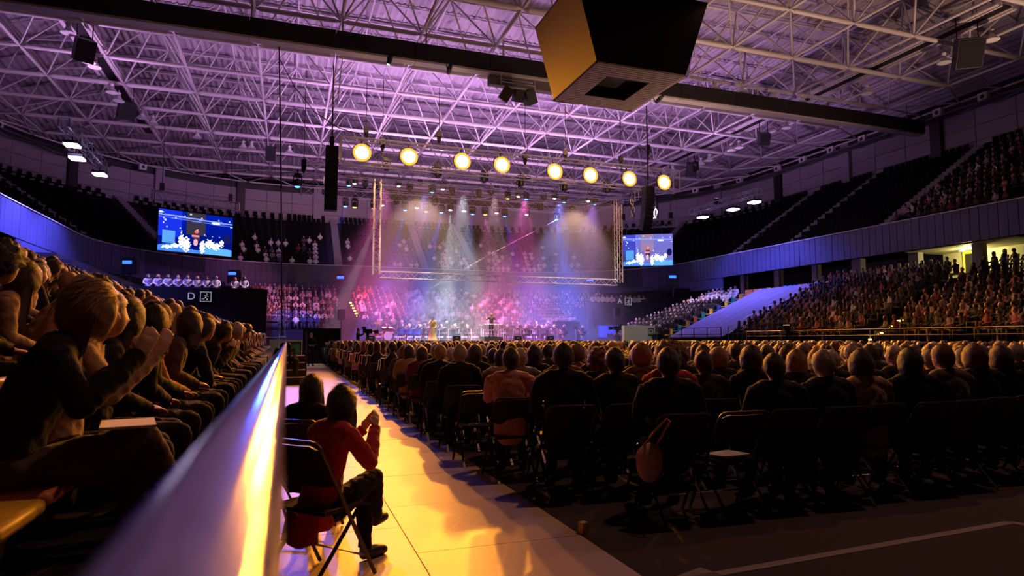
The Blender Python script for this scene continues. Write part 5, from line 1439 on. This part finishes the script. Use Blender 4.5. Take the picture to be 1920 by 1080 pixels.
# blue lit exit boards on the dark back wall
for px,py,Y,w in ((437,518,62,'between the D sign and the choir'),(795,0,0,'')):
    if not Y: continue
for i,(px,py,dd,w) in enumerate(((437,518,60,'between the D sign and the choir'),(640,525,66,'above the gap in the choir'),(635,478,73,'on the upper tier by the pale stairs'),(1108,530,66,'over the choir near the A sign'),(1263,524,63,'on the dark wall beyond the smaller screen'),(240,498,50,'on the wall behind the side stand'))):
    p=at_depth(px,py,dd); t=thing('moving_light','black moving light with blue glowing front '+w,'spotlight',p,-YAW)
    boxo('body',(0,0,0),(1.0,.5,1.2),M['black'],t); boxo('front_lens',(-.1,-.28,.25),(.7,.06,.25),emat('blue_front_glow%d'%i,(.03,.12,1.0),3.0),t); boxo('yoke_arm',(-.55,0,-.1),(.08,.3,1.1),M['black'],t); boxo('yoke_arm',(.55,0,-.1),(.08,.3,1.1),M['black'],t); boxo('stand_post',(0,0,-1.1),(.16,.16,1.2),M['black'],t)
# ------------------------------------------------------------------ things around the stage front
t=thing('black_flat','large black covered flat standing beside the stage','screen',(1.95,40.15,0)); boxo('panel_board',(0,0,1.06),(2.1,.12,2.1),M['blackmat'],t)
for sx in (-1,1): boxo('side_frame',(sx*1.05,0,1.06),(.06,.16,2.12),M['black'],t); boxo('brace_foot',(sx*.8,.5,.06),(.08,.9,.1),M['black'],t)
upright('guard','folded',('short','blond'),'black','black','steward in black standing with folded arms before the black flat',Vector((1.22,36.4,0.012)),math.pi+.1,(0,0),1.0)
t=thing('entrance_wall','low cream entrance wall with green framed pictogram','barrier',(-.05,37.2,0)); boxo('wall_board',(0,0,.72),(1.7,.12,1.44),M['offwhite'],t)
for dx,dz,sx,sz in ((0,.34,.8,.06),(0,-.34,.8,.06),(-.37,0,.06,.7),(.37,0,.06,.7)): boxo('pictogram_border',(.38+dx,-.075,.95+dz),(sx,.02,sz),M['black'],t)
boxo('pictogram_panel',(.38,-.07,.95),(.62,.015,.56),mat('sign_green',(.08,.30,.14),.5),t)
P_=at_Y(1170,607,44.2)
t=thing('entrance_block','big cream entrance block with small framed pictogram beside the stage','barrier',(P_.x,44.2,0)); boxo('wall_board',(1.45,.2,1.27),(2.9,.4,2.54),M['offwhite'],t)
mm=mat('sign_dark_green',(.02,.07,.05),.5); boxo('pictogram_panel',(2.35,-.02,2.05),(.52,.03,.60),mm,t)
for dx,dz,sx,sz in ((0,.17,.34,.06),(-.15,-.02,.06,.34),(.15,-.02,.06,.34),(0,-.08,.06,.22)): boxo('pictogram_mark',(2.35+dx,-.045,2.05+dz),(sx,.02,sz),M['offwhite'],t)
# stair unit at the handrail end
t=thing('step_unit','small black stair unit with pale treads and black handrail','stairs',(.28,21.5,0))
for k in range(4): boxo('step_body',(0,.3*k,.11+.11*k),(.62,.3,.22+.22*k),M['black'],t); boxo('tread',(0,.3*k,.235+.22*k),(.6,.28,.03),M['offwhite'],t)
for zz in (0.45,.95): seg('hand_rail',(.3,-.1,zz),(.3,1.1,zz+.75),.025,M['black'],t)
for yy in (-.1,.5,1.1): seg('rail_post',(.3,yy,0.0),(.3,yy,.95+.62*(yy+.1)),.022,M['black'],t)
# camera operator and camera on platform before the stage
p=at_Y(682,640,44.3)
t=thing('camera_platform','pale draped platform under the camera operator','platform',(p.x+.1,44.4,0)); boxo('platform_deck',(0,0,.50),(2.0,1.3,.1),M['black'],t); boxo('platform_drape',(0,0,.225),(1.96,1.26,.45),M['skirt'],t)
upright('cam','camera',('short','black'),'charcoal','black','camera operator in dark clothes behind a television camera before the stage',Vector((p.x-.35,44.3,.552)),-math.pi/2-.25,(0,0),.95)
def tvcam(c,rz,label):
    t=thing('television_camera',label,'camera',c,rz); boxo('camera_body',(0,0,1.45),(.26,.62,.30),M['black'],t)
    v,f=loft([(0,.3,1.45),(0,.45,1.45),(0,.72,1.45)],[.09,.12,.14],12); obj('lens',mesh('lens',v,f,M['black'],True),t); boxo('viewfinder',(-.05,-.25,1.68),(.2,.24,.16),M['black'],t); seg('pan_handle',(.1,-.2,1.3),(.2,-.7,1.15),.015,M['black'],t)
    boxo('fluid_head',(0,0,1.22),(.18,.2,.16),M['black'],t)
    for k in range(3): a=k*2.094+.5; seg('tripod_leg',(0,0,1.2),(.45*math.cos(a),.45*math.sin(a),.01),.025,M['black'],t)
tvcam((p.x+.28,44.25,.552),-math.pi/2-.2,'television camera on tripod pointing along the stage front')
q=at_Y(1158,620,44.8); tvcam((q.x,44.9,.9),math.pi/2,'television camera draped dark next to the white entrance block')
t=thing('camera_platform','dark platform under the camera next to the white entrance block','platform',(q.x,44.9,0)); boxo('platform_deck',(0,0,.84),(1.5,1.3,.1),M['black'],t); boxo('platform_drape',(0,0,.395),(1.46,1.26,.79),M['blackmat'],t)
# mast stand
p=at_Y(530,632,34.5)
t=thing('mast_stand','thin pale A-shaped mast stand beyond the handrail end','stand',(p.x,34.6,0))
for sx in (-1,1): seg('mast_leg',(sx*.22,0,0.0),(sx*.06,0,3.4),.035,M['truss'],t)
for zz in (.9,1.6,2.3,3.0): seg('rung',(-.2+.045*zz,0,zz),(.2-.045*zz,0,zz),.02,M['truss'],t)
seg('outrigger',(-1.2,0,1.55),(.2,0,1.55),.025,M['truss'],t)
# guard rails at the stand edges
def guard(label,pts,h=1.0,m=None,posts=True,r=.03):
    t=thing('guard_rail',label,'railing',pts[0]); b=Vector(pts[0]); P=[Vector(p)-b for p in pts]
    for a,c in zip(P,P[1:]):
        for k in (h,h*.5): seg('rail_bar',a+Vector((0,0,k)),c+Vector((0,0,k)),r,m or M['truss'],t)
    for a in P: seg('rail_post',a,a+Vector((0,0,h)),r,m or M['truss'],t)
guard('long pale guard rail along the foot of the audience stand',[(27.08,y,1.35) for y in range(12,36,3)],.6)
guard('dark guard rail along the foot of the cover sheet',[(27.08,y,1.35) for y in (35.5,37,38.5,40,41.5)],.9,M['black'])
guard('pale stair rail climbing between the cover sheet and the audience',[(27.2+1.76*k,34.9+.2*k*1.2,1.4+.67*k) for k in range(6)],.9)
b_=[]
for k in range(8):
    b_.append((BL+.5+0*k,20+3*k,zL+.05))
guard('dark guard rail at the head of the side stand',b_,.9,M['black'])
# step lights up the stair of the audience stand
sl=emat('step_light_glow',(1,.62,.08),9.0)
for row in range(12):
    for h in (0,1):
        p,n=tier_pt(RT,s_of_y('R',24.0+.10*row),row,f=.1+.5*h)
        o=thing('step_light','small yellow step light on the stair of the audience stand','lamp',(p.x,p.y,p.z+.06+(.3 if h else .02)),0,'step lights up the audience stand stair')
        boxo('light_body',(0.03,0,0),(.08,.22,.10),M['black'],o); boxo('light_face',(-.03,0,0),(.05,.16,.07),sl,o)
# more step lights behind the stage end
for k in range(7):
    p=at_depth(657+3*k*.9,568+5*k,58); o=thing('step_light','small yellow step light rising in the gap of the choir','lamp',p,0,'step lights in the choir gap'); boxo('light_body',(0,.05,0),(.26,.08,.14),M['black'],o); boxo('light_face',(0,-.01,0),(.2,.04,.09),sl,o)
# ------------------------------------------------------------------ handrail and barrier
HRX,HRZ,HRR=-.0275,1.322,.0275
hr=thing('handrail','polished steel handrail running along the edge of the side stand','handrail',(HRX,-.5,0))
v,f=loft([(0,0,HRZ),(0,.2,HRZ),(0,5,HRZ),(0,13,HRZ),(0,20.8,HRZ),(0,21,HRZ)],HRR,40,False); obj('rail_tube',mesh('rail_tube',v,f,M['chrome'],True),hr)
for k in range(8): seg('rail_post',(.0,2.4+2.5*k,0.0),(.0,2.4+2.5*k,HRZ),.018,M['chrome'],hr)
for k in range(8): boxo('barrier_panel',(-.004,3.65+2.5*k,.66),(.018,2.38,1.05),M['black'],hr)
boxo('barrier_panel',(-.004,1.75,.60),(.018,1.2,.9),M['black'],hr)
# jacket over the rail
ck=thing('draped_jacket','dark jacket draped over the handrail','jacket',(HRX,12.2,0))
vs=[];fs=[];nu,nv=22,12
for i in range(nu+1):
    a=i/nu*2-1
    for j in range(nv+1):
        y=-.28+.56*j/nv; s_=a*.42
        if abs(s_)<.06: x=s_; z=HRZ+HRR+.015-.2*s_*s_
        else: x=math.copysign(.06+.10*(abs(s_)-.06)+.03*math.sin(j*1.4+i),s_); z=HRZ+.03-(abs(s_)-.06)*(.95+.12*math.sin(j*.9))
        vs.append((x,y+.03*math.sin(i*.8),z))
for i in range(nu):
    for j in range(nv): q=i*(nv+1)+j; fs.append((q,q+1,q+nv+2,q+nv+1))
n=len(vs); vs+=[(x*.93,y,z-.012) for x,y,z in vs]; fs+=[tuple(n+i for i in g[::-1]) for g in fs]
obj('jacket_body',mesh('jacket_body',vs,fs,CLOTH['black'],True),ck)
v,f=loft([(.12,-.1,1.25),(.18,-.14,1.05),(.17,-.10,.82)],[.05,.055,.045],10); obj('sleeve',mesh('sleeve',v,f,CLOTH['charcoal'],True),ck)
v,f=loft([(-.12,-.1,1.25),(-.17,-.14,1.05),(-.17,-.10,.9)],[.05,.055,.045],10); obj('sleeve',mesh('sleeve',v,f,CLOTH['charcoal'],True),ck)
# ------------------------------------------------------------------ girl in red on a folding chair in the aisle
GX_,GY_=.22,4.0
girl=hero('girl',lambda:seated('clap',.10,(.55,-.05),cross=True,female=True,shoulder=.165),'bob','black','red','black','girl in red jacket clapping on a folding chair beside the handrail',(GX_,GY_,.012),-.95,None,.83,voxel=.008)
chair((GX_-.02,GY_-.01,.012),-.85,'folding chair under the girl in red beside the handrail','aisle chair'); 
v,f=[],[]
# red coat tail hanging over the chair
vs=[];fs=[]
for i in range(17):
    a=math.pi*.62+math.pi*.95*i/16*0+ (math.pi*1.15)*i/16
    for j in range(7):
        t_=j/6; r_=.235+.03*t_+.012*math.sin(i*2.1+t_*2)
        vs.append((r_*math.cos(a)*.95,r_*math.sin(a)*.9-.02,.50-.20*t_+.02*math.sin(i*1.3)))
for i in range(16):
    for j in range(6): q=i*7+j; fs.append((q,q+1,q+8,q+7))
n=len(vs); vs+=[(x*.96,y*.96,z) for x,y,z in vs]; fs+=[tuple(n+k for k in g[::-1]) for g in fs]
obj('coat_tail',mesh('coat_tail',vs,fs,CLOTH['red'],True),girl)
hero('lapL',POSES['lapL'],'bob','black','black','black','dark-haired spectator in the aisle just beyond the girl in red',(.12,5.0,.012),-.5,None,.84,voxel=.013)
chair((.12,5.0,.012),-.5,'folding chair in the aisle just beyond the girl in red','aisle chair')
# ------------------------------------------------------------------ small things by the near chairs
t=thing('pink_bag','pale pink shoulder bag hanging beside the rear chairs','bag',at_depth(1213,858,4.98))
vs=[];fs=[];nu,nv=18,12
for j in range(nv+1):
    ph=-math.pi/2+math.pi*j/nv
    for i in range(nu): a=2*math.pi*i/nu; k_=1+.06*noise3((a*.03,ph*.05,i*.01),90); vs.append((.115*k_*math.cos(ph)*math.cos(a),.06*math.cos(ph)*math.sin(a),.165*k_*math.sin(ph)*(1 if math.sin(ph)<0 else .8)))
for j in range(nv):
    for i in range(nu): fs.append((j*nu+i,j*nu+(i+1)%nu,(j+1)*nu+(i+1)%nu,(j+1)*nu+i))
obj('bag_body',mesh('bag_body',vs,fs,mat('pale_pink_cloth',(.70,.40,.40),.85,0,.12,20,.5,80),True),t)
mb=MB(); mb.tube([(-.05,0,.11),(-.01,-.08,.22),(.06,-.16,.33),(.08,-.17,.31),(.07,-.08,.20),(.06,0,.10)],.009,6); mb.build('strap',CLOTH['pink'],t,smooth=True)
mb=MB(); mb.box((0,0,.465),(.30,.22,.012)); pp=mb.build('programme',M['paper'],None,(AUDX,AUDY,0)) if False else None
ex=[(X,Y) for kd,X,Y,r,k in AUD if kd=='empty' and r==0][0]
o=boxo('programme',(ex[0],ex[1]+.02,.463),(.30,.22,.012),M['paper'],None,.25); tag(o,'white printed programme lying on the empty chair of the rear row','paper')
o=boxo('paper_card',(*at_z(1090,981,.04).xy,.045),(.055,.05,.085),mat('yellow_card',(.85,.55,.12),.7),None,.3); tag(o,'small yellow paper carton standing on the floor by the aisle','carton')
o=boxo('programme',(LEFT0.location.x+.44,LEFT0.location.y+.02,LEFT0.location.z+.70),(.21,.30,.012),M['paper'],None,.2); tag(o,'folded programme lying on the lap of the blond woman','paper')
# house wash fixtures, the last two added to warm the near roof
WL=['on the slim truss, %s from the speaker column'%ordw(k) for k in (1,2,3,4)]+['on the upper lighting truss, %s from the speaker column'%ordw(k) for k in (1,2,3,4)]+['on the side truss above the D sign','on the side truss above the cover sheet','added as fill high in the audience stand','added as fill at the foot of the audience stand']
for i,(p,w) in enumerate(zip(UPLIGHTS+WARM_FILL,WL)):
    t=thing('wash_light','black wash light pointing up '+w,'spotlight',p); boxo('base',(0,0,-.12),(.45,.4,.16),M['black'],t)
    v,f=loft([(0,0,-.05),(0,0,.1),(0,0,.26)],[.14,.2,.21],14); obj('lamp_head',mesh('lamp_head',v,f,M['black'],True),t)
    v,f=loft([(0,0,.255),(0,0,.275)],[.19,.17],14); obj('lens',mesh('lens_wash',v,f,emat('wash_lens%d'%i,(.7,.5,1) if i<10 else (1,.6,.4),4)),t)
    if i>=10: seg('stand_pole',(0,0,-.15),(0,0,-min(p[2]-.02,1.8)),.05,M['black'],t)
for i,(a,b,e,g) in enumerate(FOH):
    t=thing('profile_spot','black profile spotlight fixed to the divider beam, '+['towards the entrance block','towards the handrail','added fill towards the first floodlights','added fill towards the last floodlights'][i],'spotlight',a)
    d=(Vector(b)-Vector(a)).normalized(); v,f=loft([-d*.75,-d*.55,-d*.1,d*-.04],[.10,.14,.13,.11],12); obj('lamp_barrel',mesh('lamp_barrel',v,f,M['black'],True),t)
    v,f=loft([d*-.045,d*-.03],[.09,.08],12); obj('lens',mesh('lens_profile',v,f,LENS['white'].materials[0],True),t); seg('bracket',(0,.1,.1),(0,.5,.75),.03,M['black'],t)
# ------------------------------------------------------------------ stage light: beams from the spot heads
def beam(px,py,Y,aim,power,col,deg,rad=.06): spot('spot_head_beam',at_Y(px,py,Y)+Vector((0,0,-.12)),aim,power*2.2,col,deg,.25,rad)
WHT=(.82,.90,1.0); BLU=(.02,.10,1.0); MAG=(1.0,.10,.55); RED=(1.0,.05,.10)
beam(843,395,51,(12.0,50.5,SZ),24000,WHT,13); beam(931,401,51,at_Y(985,600,54),22000,WHT,8); beam(869,397,51,(14.6,49.5,SZ),4000,WHT,12)
beam(713,386,51,at_Y(628,600,50),20000,WHT,8); beam(779,391,51,at_Y(778,600,54),3000,WHT,8); beam(988,404,51,at_Y(1130,590,52),5000,WHT,12)
beam(757,395,51,at_Y(700,600,56),30000,BLU,15); beam(885,403,51,at_Y(850,600,56),12000,BLU,22); beam(946,407,51,at_Y(1000,600,56),24000,BLU,16); beam(1045,413,51,at_Y(1075,610,52),34000,BLU,20); beam(643,388,51,at_Y(560,590,58),9000,BLU,20); beam(826,400,51,at_Y(770,610,50),26000,BLU,14)
beam(697,392,51,at_Y(690,560,62),9000,RED,26); beam(909,404,51,at_Y(930,580,60),12000,MAG,26); beam(797,398,51,at_Y(720,570,60),11000,MAG,24)
for px,aim in ((744,(3,60,5)),(828,(8,62,5)),(1041,(20,62,5)),(972,(14,62,5))): beam(px,356,52.6,aim,2200,(1.0,.22,.65),34)
spot('spot_head_beam',HEAD_BLUE+Vector((0,-.1,-.1)),(-.6,3,1.2),9000,(.03,.09,1.0),34,.6,.35)
# front light for players and choir from the front truss
for q in (((6.5,46.9,12.6),(6.5,51,2),26000,(1.0,.16,.62),62),((9.5,46.9,12.6),(9.0,50,2),27000,(.20,.25,1.0),46),((12.5,46.9,12.6),(12.2,50,2),40000,(.85,.88,1.0),44),((15.0,46.9,12.6),(15.2,49.5,2),27000,(1.0,.55,.62),40),
    ((17.5,46.9,12.6),(18.0,50.5,2),42000,(1.0,.14,.60),50),((20.5,46.9,12.6),(21.5,51,2),46000,(.18,.24,1.0),56),((23.5,46.9,12.6),(24.5,52,2),27000,(.55,.25,1.0),60)): spot('front_wash_beam',*q[:3],q[3],q[4],.6,.2)
for q in (((4.5,47.2,12.8),(-4,62,5),5000,(1.0,.22,.85),46),((10,47.2,12.8),(8,62,5),5000,(1.0,.10,.50),30),((13,47.2,12.8),(13,62,5),6000,(.10,.16,1.0),26),((16,47.2,12.8),(17,62,5),4000,(1.0,.12,.6),28),((21,47.2,12.8),(23,62,5),6000,(.42,.25,1.0),46)): spot('front_wash_beam',*q[:3],q[3],q[4],.6,.2)
for fx in (9.0,21.5): spot('front_wash_beam',(fx,43.9,13.3),(fx,46,6.3),5200,(1.0,.74,.60),80,.6,.2)
spot('front_wash_beam',(27.5,44.9,12.6),(31.5,47,4),6500,(1.0,.72,1.0),55,.6,.2); spot('front_wash_beam',(1.5,45.0,12.4),(-6,46,4.5),5000,(1.0,.60,1.0),60,.6,.2)
spot('front_wash_beam',(3.5,44.0,13.2),(-7,30,4),4000,(1.0,.55,.95),60,.6,.2)
# ------------------------------------------------------------------ stage haze
hm=bpy.data.materials.new('stage_haze'); hm.use_nodes=True; nt=hm.node_tree; nt.nodes.remove(nt.nodes['Principled BSDF'])
vsn=nt.nodes.new('ShaderNodeVolumeScatter'); vsn.inputs['Color'].default_value=(.95,.95,1,1); vsn.inputs['Density'].default_value=.028; vsn.inputs['Anisotropy'].default_value=.35
nt.links.new(vsn.outputs[0],nt.nodes['Material Output'].inputs['Volume'])
tcn=nt.nodes.new('ShaderNodeTexCoord'); sp=nt.nodes.new('ShaderNodeSeparateXYZ'); nt.links.new(tcn.outputs['Generated'],sp.inputs[0])
def mth(op,a,b=None,c=None):
    q=nt.nodes.new('ShaderNodeMath'); q.operation=op
    for i,x in enumerate((a,b,c)):
        if x is None: continue
        if isinstance(x,(int,float)): q.inputs[i].default_value=x
        else: nt.links.new(x,q.inputs[i])
    return q.outputs[0]
def edge(o_,wd):
    q=nt.nodes.new('ShaderNodeMapRange'); q.interpolation_type='SMOOTHSTEP'; q.inputs['From Max'].default_value=wd
    nt.links.new(mth('MINIMUM',o_,mth('SUBTRACT',1.0,o_)),q.inputs['Value']); return q.outputs[0]
nz_=nt.nodes.new('ShaderNodeTexNoise'); nz_.inputs['Scale'].default_value=.35; nz_.inputs['Detail'].default_value=2; nt.links.new(tcn.outputs['Object'],nz_.inputs['Vector'])
low=nt.nodes.new('ShaderNodeMapRange'); low.interpolation_type='SMOOTHSTEP'; low.inputs['From Min'].default_value=0.0; low.inputs['From Max'].default_value=.62; low.inputs['To Min'].default_value=1.0; low.inputs['To Max'].default_value=.13
nt.links.new(sp.outputs[2],low.inputs['Value'])
cl_=nt.nodes.new('ShaderNodeMapRange'); cl_.inputs['From Min'].default_value=.35; cl_.inputs['From Max'].default_value=.7; cl_.inputs['To Min'].default_value=.45; cl_.inputs['To Max'].default_value=1.7; nt.links.new(nz_.outputs['Fac'],cl_.inputs['Value'])
den=mth('MULTIPLY',mth('MULTIPLY',edge(sp.outputs[0],.22),edge(sp.outputs[1],.12)),mth('MULTIPLY',low.outputs[0],cl_.outputs[0]))
nt.links.new(mth('MULTIPLY',den,.036),vsn.inputs['Density'])
mb=MB(); mb.box((15.0,54.6,8.6),(28.6,21.4,14.4)); hz=mb.build('stage_haze',hm); tag(hz,'thin theatrical haze hanging over the stage','haze',kind='stuff')

# ------------------------------------------------------------------ labels that count along a row from a landmark
bg={}
for o in COL.objects:
    if o.parent is None and o.get('group'): bg.setdefault(o['group'],[]).append(o)
for g,l in bg.items():
    if 'spotlights on the' in g:
        l.sort(key=lambda o:o.location.x)
        for i,o in enumerate(l): o['label']='%s of the %s, counted from the speaker column'%(ordw(i+1),g)
    elif g.startswith('vent boxes') or g.startswith('high-bay lamps') or g.startswith('chain hoists above the trusses'):
        l.sort(key=lambda o:(o.location.x if g[0]=='c' else abs(o.location.y-36.4)))
        lm='the speaker column' if g[0]=='c' else 'the divider beam'
        for i,o in enumerate(l): o['label']='%s, %s from %s'%(o['label'].replace('under the roof ',''),ordw(i+1),lm)
    elif g.startswith('step lights'):
        l.sort(key=lambda o:o.location.z)
        for i,o in enumerate(l): o['label']='%s, %s from the foot'%(o['label'],ordw(i+1))
    elif g.startswith('violet lamps'):
        l.sort(key=lambda o:o.location.y)
        for i,o in enumerate(l): o['label']='violet-white lamp on the %s, %s from the divider beam'%(g.split('on the ')[1],ordw(i+1))
    elif g.startswith('row of white') or g.startswith('choir block'):
        l.sort(key=lambda o:o.location.x+.001*o.location.y)
